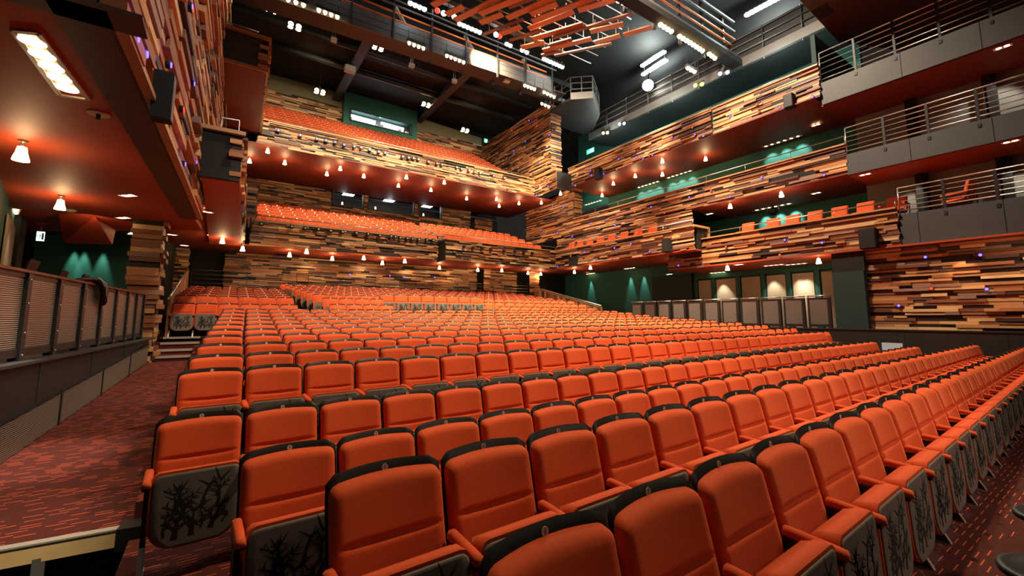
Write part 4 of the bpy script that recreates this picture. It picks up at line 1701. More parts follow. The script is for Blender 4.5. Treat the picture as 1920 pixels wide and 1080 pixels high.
lights_at('SPOT', 'wall_spot', (18.3, 3.9, 6.15), 70, (1, 0.9, 0.72), 0.05, (18.95, 4.4, 5.0), 60, 0.6)
lights_at('SPOT', 'wall_spot', (18.3, 1.6, 6.15), 70, (1, 0.9, 0.72), 0.05, (18.95, 2.0, 5.0), 60, 0.6)
lights_at('SPOT', 'wall_spot', (18.4, 1.6, 8.8), 90, (1, 0.9, 0.75), 0.05, (19.2, 2.4, 7.4), 80, 0.6)
# left soffit lights
A, B, C_, D = atz(25, 58, 3.895), atz(72, 62, 3.895), atz(166, 187, 3.895), atz(112, 178, 3.895)
t = thing('recessed_light_box', 'long recessed five-lamp light box on the orange soffit at top left', 'light fitting')
mb = MB()
for p, q in ((A, B), (B, C_), (C_, D), (D, A)):
    mb.bar(p, q, 0.04, 0.02)
mb.build('frame', 'silver', t)
m0, m1 = (A + B) / 2, (C_ + D) / 2
for i in range(5):
    q = m0.lerp(m1, (i + 0.6) / 5.6)
    mb = MB()
    mb.lathe([(0.085, -0.012), (0.085, 0.0)], 18, q)
    mb.build('lamp', 'glow_amber', t)
    lights_at('SPOT', 'box_light', (q.x, q.y, 3.86), 30, (1, 0.72, 0.42), 0.06, (q.x - 0.1, q.y + 0.5, 0), 80, 0.5)
for k, (x, y, n) in enumerate(((28, 396, 5), (240, 366, 2), (231, 408, 2), (247, 437, 3))):
    downlight(x, y, 3.9, n, (0.3, -1) if n > 2 else (1, -1), 'recessed downlight on left orange soffit, %s' % ('row of five at the far left', 'bright twin nearest the camera', 'small twin above the column', 'slim triple beside the column')[k], r=0.05, gap=0.14)
for k, (x, y) in enumerate(((388, 397), (397, 441), (346, 460), (323, 440), (588, 492), (751, 499))):
    downlight(x, y, 4.44 if k == 0 else 4.52, 2, (1, 0.4), 'small recessed downlight under lower balcony, %s' % ('nearest, beside the box wall', 'second, above the rear left seats', 'third, left of the pendants', 'fourth, beside the column', 'fifth, on the red recess', 'sixth, right on the red recess')[k], r=0.05, gap=0.13)
for k, (x, y, lab) in enumerate(((185, 213, 'round ceiling fitting with black stub beside the five-lamp light box'), (132, 394, 'cream smoke detector beside the pendant lamp'), (75, 418, 'flat round ceiling disc left of the exit sign'))):
    p = atz(x, y, 3.9)
    t = thing('ceiling_disc', lab, 'ceiling fitting', (p.x, p.y, 3.9))
    mb = MB()
    mb.lathe([(0.05, -0.05), (0.1, -0.02), (0.11, 0)], 18) if k else mb.lathe([(0.10, -0.012), (0.10, 0)], 18)
    mb.build('disc', 'soffit_red' if k == 2 else 'white_box', t)
    if k == 0:
        mb = MB()
        mb.lathe([(0.02, -0.07), (0.02, -0.012)], 10)
        mb.build('stub', 'black_metal', t)

# twin lamps hung in the rear ceiling
TW = [(535, 80), (552, 52), (708, 91), (599, 174), (798, 198), (871, 246), (958, 194), (970, 208), (948, 221)]
for k, (x, y) in enumerate(TW):
    p = aty(x, y, 24.5 if k not in (1, 2) else 20.5)
    t = thing('twin_lamp', 'x', 'lamp', p, 0, 'twin house lamps under the rear ceiling')
    t['label'] = 'twin warm lamp under the black rear ceiling, %s' % ('first from left, brightest', 'small, beneath the bridge end', 'just under the bridge beam', 'over the left olive wall', 'right of the green booth',
                                                                           'above the right timber wall', 'upper of three beside the tower', 'middle of three beside the tower', 'lowest of three beside the tower')[k]
    mb = MB()
    for s in (-0.16, 0.16):
        mb.lathe([(0.10, -0.02), (0.12, 0.10), (0.05, 0.22)], 12, (s, 0, 0))
    mb.bar((-0.2, 0, 0.24), (0.2, 0, 0.24), 0.03, 0.03)
    mb.tube([(0, 0, 0.24), (0, 0, 15.38 - p.z)], 0.008, 5)
    mb.build('housing', 'black_metal', t)
    for s in (-0.16, 0.16):
        mb = MB()
        mb.lathe([(0.11, -0.04), (0.11, -0.022)], 14, (s, 0, 0))
        mb.lathe([(0.11, 0), (0.11, 0.015)], 14, (s, -0.125, 0.05), axis=(0, -1, 0))
        mb.build('bulb', 'glow_amber', t)


def batten(a, b, label, m='glow_amber', r=0.07, hung=0.5, yellow=True):
    a, b = Vector(a), Vector(b)
    t = thing('lamp_batten', label, 'lamp')
    L = (b - a).length
    n = max(2, int(L / 0.2))
    mb = MB()
    mb.bar(a + Vector((0, 0, 0.12)), b + Vector((0, 0, 0.12)), 0.16, 0.12)
    for e in (0.08, 0.92):
        q = a.lerp(b, e)
        mb.tube([q + Vector((0, 0, 0.15)), q + Vector((0, 0, 0.15 + hung))], 0.018, 5)
    mb.build('housing', 'dark_metal', t)
    mb = MB()
    for i in range(n):
        q = a.lerp(b, (i + .5) / n)
        mb.lathe([(r * 0.6, -0.05), (r, 0.0), (r, 0.05)], 8, q)
    mb.build('bulbs', m, t)


for k, (x0, y0, x1, y1) in enumerate(((533, -2, 576, 13), (592, 18, 638, 35), (763, 80, 798, 93), (834, 104, 873, 119), (981, 160, 1005, 169), (1017, 172, 1042, 184), (1013, 194, 1032, 202), (493, 15, 522, 26))):
    Y = YB - 1.75 if k < 6 else YB - 0.35
    batten(aty(x0, y0, Y), aty(x1, y1, Y), 'warm lamp batten slung on the rear lighting bridge, %s from the left' % ORD[(2, 3, 4, 5, 6, 8, 7, 1)[k]])
for k, (x0, y0, x1, y1) in enumerate(((765, 5, 800, 20), (858, 44, 903, 63), (947, 82, 960, 88), (975, 93, 992, 101), (1017, 110, 1057, 128))):
    Y = YB - 2.2
    batten(aty(x0, y0, Y), aty(x1, y1, Y), 'cool white tube light on top of the rear bridge, %s from the left' % ORD[k + 1], m='glow_white', r=0.1, hung=0.2)
for k, (x0, y0, x1, y1) in enumerate(((1155, 0, 1182, 13), (1235, 45, 1262, 62), (1271, 67, 1297, 83), (1297, 83, 1320, 98), (1327, 100, 1343, 112), (1287, 127, 1305, 137))):
    batten(atz(x0, y0, 13.0 if k else 13.6), atz(x1, y1, 13.0 if k else 13.6), 'warm lamp batten on the near gantry at top right, %s' % ('far left by the slats', 'second', 'third', 'fourth', 'fifth, at its end', 'lower one alone')[k], r=0.09)
for k, (x, y, m) in enumerate(((820, 20, 'r'), (832, 25, 'w'), (852, 32, 'w'), (863, 37, 'r'), (930, 65, 'w'), (937, 68, 'r'))):
    p = aty(x, y, YB - 2.1)
    t = thing('bridge_lamp', '%s round lamp on top of the rear bridge, %s from the left' % ('red' if m == 'r' else 'white', ORD[k + 1]), 'lamp', p, 0, 'round lamps on the bridge')
    mb = MB()
    mb.lathe([(0.06, -0.16), (0.12, -0.1), (0.12, 0.0)], 12, axis=(-0.3, -1, -0.3))
    mb.build('housing', 'black_metal', t)
    mb = MB()
    mb.lathe([(0.12, 0.0), (0.07, 0.05)], 12, axis=(-0.3, -1, -0.3))
    mb.build('lens', 'glow_red' if m == 'r' else 'glow_white', t)
p = atx(1215, 160, 18.9)
t = thing('followspot', 'very bright white spotlight blazing from the right side catwalk', 'spotlight', p)
mb = MB()
ax = (-0.75, -0.6, -0.45)
mb.lathe([(0.18, -0.5), (0.22, -0.1), (0.30, 0.0)], 14, axis=ax)
mb.tube([(0, 0, 0.05), (0.25, 0.1, 0.9)], 0.03, 6)
mb.build('housing', 'black_metal', t)
mb = MB()
mb.lathe([(0.29, 0.0), (0.29, 0.02)], 18, axis=ax)
mb.build('lens', 'glow_star', t)
for k, (a, b) in enumerate((((1203, 125), (1247, 97)), ((1205, 141), (1250, 113)), ((1398, 30), (1465, -6)))):
    batten(atx(*a, 21.8), atx(*b, 21.8), ('upper cool tube light behind the right catwalk', 'lower cool tube light behind the right catwalk', 'long cool tube light at the top right corner')[k], m='glow_white', r=0.17, hung=0.3)
# grey sheets lit behind the catwalk
mb = MB()
mb.quad(tuple(atx(1200, 150, 22.2)), tuple(atx(1290, 90, 22.2)), tuple(atx(1290, 40, 22.2)), tuple(atx(1200, 90, 22.2)))
# hung loudspeakers
for k, (x, y, Y, s, lab) in enumerate(((662, 47, YB - 0.6, 0.5, 'large white box hung beneath the lighting bridge'), (656, 130, 22.5, 0.42, 'white box on two rods by the left roof beam'),
                                       (626, 75, 21, 0.3, 'small white box hung under the rear ceiling at left'), (772, 123, 20.5, 0.3, 'small white box hung under the middle of the bridge'),
                                       (852, 152, 20.5, 0.3, 'small white box hung under the right half of the bridge'), (950, 150, YB - 1.0, 0.36, 'pale box fixed under the right end of the bridge'))):
    p = aty(x, y, Y)
    s *= 0.62
    t = thing('hung_box', lab, 'hanging box', p)
    mb = MB()
    mb.box(-s, s, -s * .6, s * .6, -s * .6, s * .6) if k < 2 else mb.box(-s * .7, s * .7, -s * .5, s * .5, -s * .5, s * .5)
    mb.build('case', 'white_box', t)
    mb = MB()
    h = 14.3 - p.z if k in (0, 5) else 15.38 - p.z
    for q in (-s * .3, s * .3):
        mb.tube([(q, 0, s * .5), (q, 0, h)], 0.02, 6)
    mb.build('rods', 'steel', t)

# ---------------------------------------------------------------- accent lights, small fittings
def accent(px, py, how, v, col, label, grp):
    p = how(px, py, v)
    ax = {'x': (-1, 0, 0), 'y': (0, -1, 0), 'l': (1, 0, 0)}['x' if how is atx else 'y']
    if how is atx and v < 5:
        ax = (1, 0, 0)
    t = thing('accent_light', label, 'light', p, 0, grp)
    mb = MB()
    a = Vector(ax)
    mb.lathe([(0.055, -0.03), (0.055, 0.0)], 10, axis=a)
    mb.build('housing', 'near_black', t)
    mb = MB()
    mb.lathe([(0.038, 0.0), (0.034, 0.012)], 10, axis=a)
    mb.build('lens', {'b': 'glow_blue', 'r': 'glow_red'}[col], t)
    q = p + a * 0.16
    return q


def accents(lst, how, v, where, grp):
    lst = sorted(lst)
    n = {'b': 0, 'r': 0}
    for x, y, c in lst:
        n[c] += 1
        accent(x, y, how, v, c, '%s accent light on %s, %s from left' % ('blue' if c == 'b' else 'red', where, ORD[n[c]]), grp)


accents([(x, y, 'b') for x, y in ((992, 226), (1030, 253), (985, 265), (1012, 307), (963, 283), (1026, 276))] + [(960, 245, 'r'), (1007, 236, 'r'), (1031, 300, 'r')], atx, 15.40, 'the timber tower', 'tower accent lights')
accents([(1008, 350, 'b'), (1028, 349, 'b'), (1036, 320, 'b'), (1006, 366, 'b'), (1025, 340, 'r')], atx, 15.40, 'the timber return below the tower', 'return accent lights')
accents([(x, y, 'b') for x, y in ((1107, 320), (1109, 329), (1132, 326), (1079, 348), (1062, 354), (1160, 298), (1193, 295), (1206, 298), (1223, 291), (1260, 257), (1303, 252), (1319, 255))] +
        [(x, y, 'r') for x, y in ((1190, 283), (1217, 292), (1253, 279), (1298, 239), (1157, 317), (1083, 330))], atx, 16.74, 'the far part of the top right balcony', 'top balcony accent lights')
accents([(x, y, 'b') for x, y in ((1363, 243), (1369, 218), (1462, 201), (1523, 181))] + [(x, y, 'r') for x, y in ((1423, 210), (1445, 212), (1419, 196))], atx, 16.89, 'the near part of the top right balcony', 'top balcony accent lights')
accents([(x, y, 'b') for x, y in ((1108, 419), (1153, 422), (1221, 388), (1292, 370), (1369, 369), (1428, 333), (1545, 328))] + [(x, y, 'r') for x, y in ((1190, 397), (1246, 399), (1333, 357))], atx, 16.99, 'the middle right balcony', 'middle balcony accent lights')
accents([(x, y, 'b') for x, y in ((1046, 437), (1014, 432), (1073, 444), (1037, 387), (1057, 388))] + [(1001, 398, 'r')], atx, 17.0, 'the timber wall in the right rear corner', 'corner accent lights')
accents([(x, y, 'b') for x, y in ((1152, 465), (1183, 457), (1096, 473), (1116, 488), (1218, 472), (1046, 500))] + [(x, y, 'r') for x, y in ((1257, 445), (1147, 485), (1070, 480))], atx, 16.29, 'the far lower right box', 'lower box accent lights')
accents([(x, y, 'b') for x, y in ((1272, 498), (1471, 450), (1541, 455))] + [(x, y, 'r') for x, y in ((1361, 463), (1462, 478))], atx, 16.89, 'the near lower right box', 'lower box accent lights')
accents([(x, y, 'b') for x, y in ((1735, 482), (1838, 478), (1850, 542), (1685, 573))] + [(1746, 541, 'r')], atx, 17.18, 'the timber wall beside the stage', 'stage wall accent lights')
accents([(x, y, 'b') for x, y in ((656, 515), (731, 517), (758, 520), (815, 520))], aty, 22.88, 'the timber wall behind the stalls', 'rear wall accent lights')
for k, (x, y, c) in enumerate(((258, 72, 'b'), (275, 102, 'b'), (320, 122, 'b'), (364, 157, 'b'), (347, 308, 'b'), (368, 304, 'b'), (344, 205, 'r'), (360, 12, 'b'), (361, 18, 'r'))):
    d = ray(x, y)
    # plane of the left timber wall: X = -0.74 + 0.037 (Y - 4.2), stand off 0.1
    s = (-0.88 - 0.037 * 4.2 + 0.15) / (d.x - 0.037 * d.y)
    p = Vector((0, 0, EYE)) + d * s
    t = thing('accent_light', '%s accent light on tall left timber wall, %s' % ('blue' if c == 'b' else 'red', ('nearest and lowest', 'second nearest', 'third nearest', 'fourth, above the speaker', 'low, below the speaker', 'low, beside the black box end', 'beneath the black speaker', 'topmost blue', 'topmost red')[k]), 'light', p, 0, 'left wall accent lights')
    mb = MB()
    mb.lathe([(0.05, -0.05), (0.05, 0.0)], 10, axis=(1, 0, 0))
    mb.build('housing', 'near_black', t)
    mb = MB()
    mb.lathe([(0.035, 0.0), (0.03, 0.012)], 10, axis=(1, 0, 0))
    mb.build('lens', 'glow_blue' if c == 'b' else 'glow_red', t)
    lights_at('POINT', 'accent_glow', p + Vector((0.02, 0, 0.06)), 0.25, (0.1, 0.05, 1) if c == 'b' else (1, 0.03, 0.02), 0.03)
# black loudspeakers on the fronts
for k, (x, y, X, lab, w, h) in enumerate(((1250, 460, 16.2, 'black loudspeaker near the end of the far lower right box', 0.34, 0.6), (1075, 490, 16.2, 'black loudspeaker at the left end of the far lower right box', 0.5, 0.5),
                                          (1122, 326, 16.62, 'black loudspeaker on the far part of the top right balcony', 0.36, 0.62), (1480, 190, 16.8, 'black loudspeaker on the near part of the top right balcony', 0.3, 0.5),
                                          (1628, 448, 16.78, 'large black loudspeaker at the near end of the lower right box', 0.42, 0.62))):
    p = atx(x, y, X)
    t = thing('loudspeaker', lab, 'loudspeaker', p)
    mb = MB()
    mb.box(-0.12, 0.16, -w / 2, w / 2, -h / 2, h / 2)
    mb.build('cabinet', 'near_black', t)
    mb = MB()
    mb.box(-0.135, -0.12, -w / 2 + 0.02, w / 2 - 0.02, -h / 2 + 0.02, h / 2 - 0.02)
    mb.build('front_grille', 'black_metal', t)
d = ray(318, 185)
s = (-0.88 - 0.037 * 4.2 + 0.24) / (d.x - 0.037 * d.y)
p = Vector((0, 0, EYE)) + d * s
t = thing('loudspeaker', 'tall black loudspeaker bracketed to the left timber wall', 'loudspeaker', p, -0.037)
mb = MB()
mb.box(-0.14, 0.03, -0.09, 0.09, -0.26, 0.26)
mb.build('cabinet', 'near_black', t)
mb = MB()
mb.box(0.03, 0.036, -0.08, 0.08, -0.25, 0.25)
mb.build('front_grille', 'parapet', t)
# small spotlights clipped along the rear balcony fronts
LO = [(490, 420), (547, 425), (572, 428), (597, 430), (620, 433), (642, 435), (668, 437), (690, 439), (712, 442), (733, 443), (741, 444), (750, 446), (763, 447), (773, 448), (785, 449), (800, 450), (812, 451), (825, 453)]
for k, (x, y) in enumerate(LO):
    p = aty(x, y, 20.3)
    t = thing('clip_spotlight', 'small black square spotlight on the lower rear balcony front, %s from the left' % ORD[k + 1], 'spotlight', p, 0, 'clip spotlights on the lower balcony')
    mb = MB()
    mb.box(-0.07, 0.07, -0.07, 0.05, -0.075, 0.075)
    mb.build('housing', 'near_black', t)
    mb = MB()
    mb.lathe([(0.04, 0), (0.03, 0.01)], 10, (0, -0.07, 0), axis=(0, -1, 0))
    mb.build('lens', 'plate', t)
LR = [(870, 463), (887, 465), (904, 466), (920, 468), (945, 470), (965, 472), (982, 473), (998, 475)]
for k, (x, y) in enumerate(LR):
    p = aty(x, y, 19.42)
    t = thing('clip_spotlight', 'small black square spotlight on the projecting lower balcony front, %s from the left' % ORD[k + 1], 'spotlight', p, 0, 'clip spotlights on the lower balcony')
    mb = MB()
    mb.box(-0.065, 0.065, -0.07, 0.05, -0.065, 0.065)
    mb.build('housing', 'near_black', t)
UP = [(522, 245), (563, 254), (594, 261), (611, 264), (628, 267), (645, 272), (664, 275), (677, 277), (693, 281), (710, 285), (722, 287), (755, 294), (766, 296), (775, 297), (784, 299), (803, 304), (819, 307), (828, 309), (856, 314), (865, 317), (879, 320), (890, 323), (900, 325), (925, 330), (945, 334)]
for k, (x, y) in enumerate(UP):
    p = aty(x, y, 20.3)
    t = thing('clip_spotlight', 'small square spotlight on the upper rear balcony front, %s from the left' % ORD[k + 1], 'spotlight', p, 0, 'clip spotlights on the upper balcony')
    mb = MB()
    mb.box(-0.07, 0.07, -0.06, 0.05, -0.07, 0.07)
    mb.build('housing', 'dark_metal', t)
    mb = MB()
    mb.lathe([(0.045, 0), (0.038, 0.01)], 10, (0, -0.06, 0), axis=(0, -1, 0))
    mb.build('lens', 'glow_dim' if k < 11 else 'plate', t)
for k, (z, y, x0, x1, lab) in enumerate(((5.42, 20.28, 3.0, 9.5, 'black lighting bar along the lower rear balcony front'), (9.78, 20.28, 1.3, 15.2, 'black lighting bar along the upper rear balcony front'))):
    t = thing('lighting_bar', lab, 'bar')
    mb = MB()
    mb.tube([(x0, y, z), (x1, y, z)], 0.024, 6)
    x = x0 + 0.3
    while x < x1:
        mb.tube([(x, y, z), (x, 20.52, z + 0.1)], 0.014, 5)
        x += 1.6
    mb.build('bar_and_brackets', 'near_black', t)
# stage lanterns in coloured pairs on the right
for k, (x, y, X, m, lab) in enumerate(((1173, 138 - 0, 18.6, 'b', 'lit blue twin lantern hung under the right catwalk end'),
                                       (1310, 159, 18.6, 'y', 'yellow twin lantern hung under the right catwalk'),
                                       (1357, 137, 18.6, 'b', 'blue-white twin lantern under the right catwalk, nearest the stage'),
                                       (1135, 249, 18.9, 'y', 'yellow twin lantern on the teal wall'), (1166, 232, 18.9, 'b', 'blue twin lantern on the teal wall'))):
    if k == 0:
        continue
    p = atx(x, y, X)
    t = thing('stage_lantern', lab, 'stage light', p)
    for s in (-1, 1):
        c = Vector((0, 0.17 * s, 0.05 * s))
        mb = MB()
        ax = Vector((-0.9, -0.3, -0.3))
        mb.lathe([(0.07, -0.3), (0.11, -0.05), (0.11, 0.0)], 12, c, axis=ax)
        mb.build('housing', 'black_metal', t)
        mb = MB()
        mb.lathe([(0.10, 0.0), (0.06, 0.03)], 12, c, axis=ax)
        mb.build('lens', 'glow_bluewhite' if m == 'b' else 'glow_yellow', t)
    mb = MB()
    mb.tube([(0.1, -0.25, 0.15), (0.1, 0.25, 0.15)], 0.02, 6)
    mb.tube([(0.1, 0, 0.15), (0.3, 0, 13.0 - p.z)], 0.02, 6)
    mb.build('hanging_bracket', 'black_metal', t)


# ---------------------------------------------------------------- exit signs
def running_man(mb, P):
    """white running figure and doorway on a sign; P maps sign u,v in [-1,1]x[-1,1]"""
    def q(*uv):
        mb.quad(*[P(u, v) for u, v in uv])
    q((0.25, -0.7), (0.8, -0.7), (0.8, 0.7), (0.25, 0.7))
    q((-0.05, 0.42), (0.1, 0.42), (0.1, 0.7), (-0.05, 0.7))
    q((-0.22, -0.1), (-0.02, -0.15), (0.08, 0.38), (-0.12, 0.38))
    q((-0.22, -0.1), (-0.05, -0.05), (-0.4, -0.6), (-0.5, -0.5))
    q((-0.1, -0.1), (0.02, -0.1), (0.15, -0.65), (0.02, -0.65))
    q((-0.12, 0.34), (0.0, 0.2), (-0.35, 0.05), (-0.4, 0.15))
    q((-0.85, -0.08), (-0.55, -0.08), (-0.55, 0.12), (-0.85, 0.12))


def exit_sign(label, p, w, h, ax, m='glow_green', fig='glow_paper', stem=0.0):
    """ax: unit vector the sign faces"""
    a = Vector(ax).normalized()
    sd = a.cross(Vector((0, 0, 1))).normalized() * -1
    t = thing('exit_sign', label, 'exit sign', p)
    mb = MB()
    A, B = -sd * w / 2, sd * w / 2
    mb.bar(A - a * 0.03, B - a * 0.03, 0.05, h)
    if stem:
        mb.tube([(0, 0, h / 2), (0, 0, h / 2 + stem)], 0.015, 6)
    mb.build('sign_case', 'dark_metal', t)
    mb = MB()
    P = lambda u, v, o=0.0: a * (0.002 + o) + sd * (u * w / 2 * 0.96) + Vector((0, 0, v * h / 2 * 0.94))
    mb.quad(P(-1, -1), P(1, -1), P(1, 1), P(-1, 1))
    mb.build('lit_panel', m, t)
    mb = MB()
    running_man(mb, lambda u, v: P(u, v, 0.003))
    mb.build('pictogram', fig, t)


p = aty(76, 443, 13.6)
exit_sign('small lit white exit sign with green pictogram hanging from the left soffit', p, 0.13, 0.22, (0.1, -1, 0), 'glow_paper', 'booth_green', 0.1)
exit_sign('green exit sign on the teal wall at top right', atx(1495, 100, 21.45), 0.75, 0.34, (-1, 0, 0))
exit_sign('green exit sign on the teal wall above the top right balcony, farther one', atx(1107, 283, 21.4), 0.8, 0.36, (-1, 0, 0))
exit_sign('tiny green exit sign beside the tower at the back of the highest seats', aty(911, 264, 26.7), 0.3, 0.32, (0, -1, 0))
mb = MB()
p = atx(1523, 90, 21.4)
mb.box(p.x - 0.05, p.x + 0.1, p.y - 0.3, p.y + 0.3, p.z - 0.16, p.z + 0.16)
tag(mb.build('wall_vent', 'near_black'), 'black wall vent beside the top right exit sign', 'vent')

# ---------------------------------------------------------------- box chairs
def pill(mb, x0, x1, y0, y1, z0, z1, r=0.03):
    pad(mb, lambda x, s, t: Vector(((x0 + x1) / 2 + x, y1 - t, z0 + s)), x1 - x0, z1 - z0, y1 - y0, r * 1.5, r * 1.5, 8, 8, edge=r)


def make_box_chair():
    t = thing('box_chair', 'x', 'chair')
    mb = MB()
    pad(mb, lambda x, s, t_: Vector((x, 0.08 - t_ + s * 0.18, 0.44 + s)), 0.50, 0.46, 0.08, 0.05, 0.05, 8, 8, edge=0.03)
    mb.build('backrest', 'velvet', t)
    mb = MB()
    pad(mb, lambda x, s, t_: Vector((x, -0.45 + s, 0.40 + t_)), 0.50, 0.48, 0.09, 0.05, 0.05, 8, 8, edge=0.03)
    mb.build('seat', 'velvet', t)
    for x in (-0.22, 0.22):
        for y in (-0.4, 0.05):
            mb = MB()
            mb.tube([(x, y, 0), (x, y, 0.42)], 0.014, 6)
            mb.build('leg', 'black_metal', t)
    return t


bc = make_box_chair()
first = True
for k, (x, y) in enumerate(((1071, 461), (1087, 457), (1105, 452), (1125, 447), (1146, 442), (1169, 436), (1195, 430), (1222, 424))):
    p = atx(x, y, 16.85)
    t = bc if first else copy_tree(bc, (0, 0, 0))
    first = False
    t.location = (16.8, p.y, 5.06)
    t.rotation_euler = (0, 0, PI / 2 + PI)
    t['label'] = 'red box chair in the far lower right box, %s from the left' % ORD[k + 1]
    t['group'] = 'box chairs in the far lower right box'
for k, (x, y) in enumerate(((1401, 434), (1448, 427), (1485, 421), (1527, 414), (1573, 407), (1622, 399))):
    p = atx(x, y, 17.5)
    t = copy_tree(bc, (17.5, p.y, 4.53), PI / 2 + PI)
    t['label'] = 'red chair back showing over the near lower right box, %s from the left' % ORD[k + 1]
    t['group'] = 'box chairs in the near lower right box'
for k, (x, y) in enumerate(((1678, 400), (1800, 385))):
    p = atx(x, y, 17.75)
    t = thing('armchair', ('red armchair seen from behind at the end of the timber box', 'red armchair on the lowest grey gallery facing left')[k], 'chair', (17.75, p.y, 4.61), (-PI / 2, PI * 0.95)[k])
    mb = MB()
    pad(mb, lambda x, s, t_: Vector((x, 0.22 - t_ + s * 0.25, 0.36 + s)), 0.54, 0.55, 0.09, 0.06, 0.05, 8, 8, edge=0.03)
    mb.build('backrest', 'velvet', t)
    mb = MB()
    pad(mb, lambda x, s, t_: Vector((x, -0.34 + s, 0.32 + t_)), 0.54, 0.56, 0.1, 0.05, 0.05, 8, 8, edge=0.03)
    mb.build('seat', 'velvet', t)
    for s in (-1, 1):
        mb = MB()
        mb.bar((s * 0.3, -0.3, 0.55), (s * 0.3, 0.3, 0.58), 0.06, 0.05)
        mb.build('armrest', 'velvet', t)
        mb = MB()
        mb.tube([(s * 0.3, -0.28, 0), (s * 0.3, -0.28, 0.53)], 0.015, 6)
        mb.tube([(s * 0.3, 0.28, 0), (s * 0.3, 0.28, 0.56)], 0.015, 6)
        mb.tube([(s * 0.3, -0.28, 0.02), (s * 0.3, 0.28, 0.02)], 0.015, 6)
        mb.build('leg_frame', 'black_metal', t)
# dark chair backs behind the left railing
for k, (x, y) in enumerate(((66, 488), (122, 508), (163, 516), (197, 530))):
    Y = (8.7, 9.9, 10.8, 12.0)[k]
    p = aty(x, y, Y)
    t = thing('dark_chair', 'dark chair back poking above the left railing, %s from the left' % ORD[k + 1], 'chair', (p.x - 0.24, p.y, 1.1), -PI / 2, 'dark chairs behind the left railing')
    h = p.z - 1.1
    mb = MB()
    mb.hexa([(-0.2, 0.0, 0.45), (0.2, 0.0, 0.45), (0.2, 0.03, 0.45), (-0.2, 0.03, 0.45), (-0.2, 0.22, h), (0.2, 0.22, h), (0.2, 0.25, h), (-0.2, 0.25, h)])
    mb.build('backrest', 'black_ply', t)
    mb = MB()
    mb.box(-0.21, 0.21, -0.42, 0.02, 0.43, 0.47)
    mb.build('seat', 'black_ply', t)
    for xx in (-0.19, 0.19):
        for yy in (-0.38, 0.0):
            mb = MB()
            mb.tube([(xx, yy, 0), (xx, yy, 0.43)], 0.013, 6)
            mb.build('leg', 'black_metal', t)
# black bundle hung on the left railing
Y = 9.0
t = thing('cable_bundle', 'glossy black cable bundle draped over the left railing', 'cable bundle', (LX(Y), Y, 2.13))
mb = MB()
for i in range(5):
    o = 0.035 * i
    mb.tube([(-0.22 + o * .3, -0.35 + o, -0.02), (-0.10, -0.15 + o, 0.05), (0.02, 0.05 + o, 0.06), (0.08, 0.16 + o, -0.08), (0.07, 0.2 + o, -0.22 - o * .4), (0.06, 0.28 + o * .6, -0.30), (0.05, 0.38 + o * .2, -0.2), (0.0, 0.36, 0.02), (-0.06, 0.2 + o, 0.05)], 0.032, 8)
mb.build('coils', 'black_ply', t)
mb = MB()
mb.tube([(0.03, -0.05, 0.09), (0.11, 0.08, 0.0), (0.115, 0.14, -0.16), (0.11, 0.22, -0.22)], 0.008, 6)
mb.build('pale_cord', 'silver', t)
# framed stand against the right parapet, paper on a seat, round black furniture at the stage edge
p = atx(1672, 640, 16.6)
t = thing('framed_stand', 'small black frame with pale screen standing against the right parapet', 'stand', (16.6, p.y, 0))
mb = MB()
for s in (-0.27, 0.27):
    mb.box(-0.02, 0.02, s - 0.025, s + 0.025, 0, 1.02)
mb.box(-0.025, 0.025, -0.3, 0.3, 1.0, 1.04)
mb.box(-0.2, 0.2, -0.3, -0.26, 0, 0.03)
mb.box(-0.2, 0.2, 0.26, 0.3, 0, 0.03)
mb.build('frame', 'dark_metal', t)
mb = MB()
mb.box(-0.012, 0.012, -0.24, 0.24, 0.35, 0.86)
mb.build('panel', 'screen', t)
for k, (x, y) in enumerate(((1958, 985), (1942, 1098))):
    p = atz(x, y, 0.45)
    t = thing('round_stool', ('black round-rimmed stool at the right edge, farther one', 'black round-rimmed stool at the lower right corner')[k], 'stool', (p.x + 0.14, p.y - 0.05, 0.0))
    mb = MB()
    mb.lathe([(0.15, 0.43), (0.185, 0.445), (0.19, 0.47), (0.165, 0.48), (0.15, 0.465), (0.02, 0.46)], 28)
    mb.build('seat', 'black_metal', t)
    for a in range(4):
        c, s = math.cos(a * PI / 2 + .5), math.sin(a * PI / 2 + .5)
        mb = MB()
        mb.tube([(0.12 * c, 0.12 * s, 0.44), (0.2 * c, 0.2 * s, 0.0)], 0.012, 6)
        mb.build('leg', 'dark_metal', t)
# low pale block beside the left steps, dark camera dome on the right
mb = MB()
p = atz(296, 625, 1.1)
mb.box(p.x - 0.12, p.x + 0.06, p.y - 0.1, p.y + 0.1, 0.98, 1.22)
tag(mb.build('step_block', 'white_box'), 'small pale block beside the top of the left steps', 'block')
p = atx(1450, 396, 19.3)
t = thing('dome_camera', 'black dome hanging below the bulb row under the middle right balcony', 'camera', p)
mb = MB()
mb.lathe([(0.05, -0.2), (0.2, -0.1), (0.24, 0.05), (0.2, 0.12)], 16)
mb.tube([(0, 0, 0.1), (0, 0, 6.34 - p.z)], 0.04, 8)
mb.build('dome', 'black_metal', t)
# vents
for k, (x, y) in enumerate(((1543, 22), (541, 478), (1175, 0))):
    if k == 2:
        continue
    z = (12.0, 4.52)[k]
    p = atz(x, y, z)
    mb = MB()
    w = (0.35, 0.5)[k]
    mb.box(p.x - w, p.x + w, p.y - .22, p.y + .22, z - 0.012, z)
    tag(mb.build('ceiling_vent', 'near_black'), ('black square vent in the brown soffit at top right', 'black slot vent under the lower rear balcony')[k], 'vent')
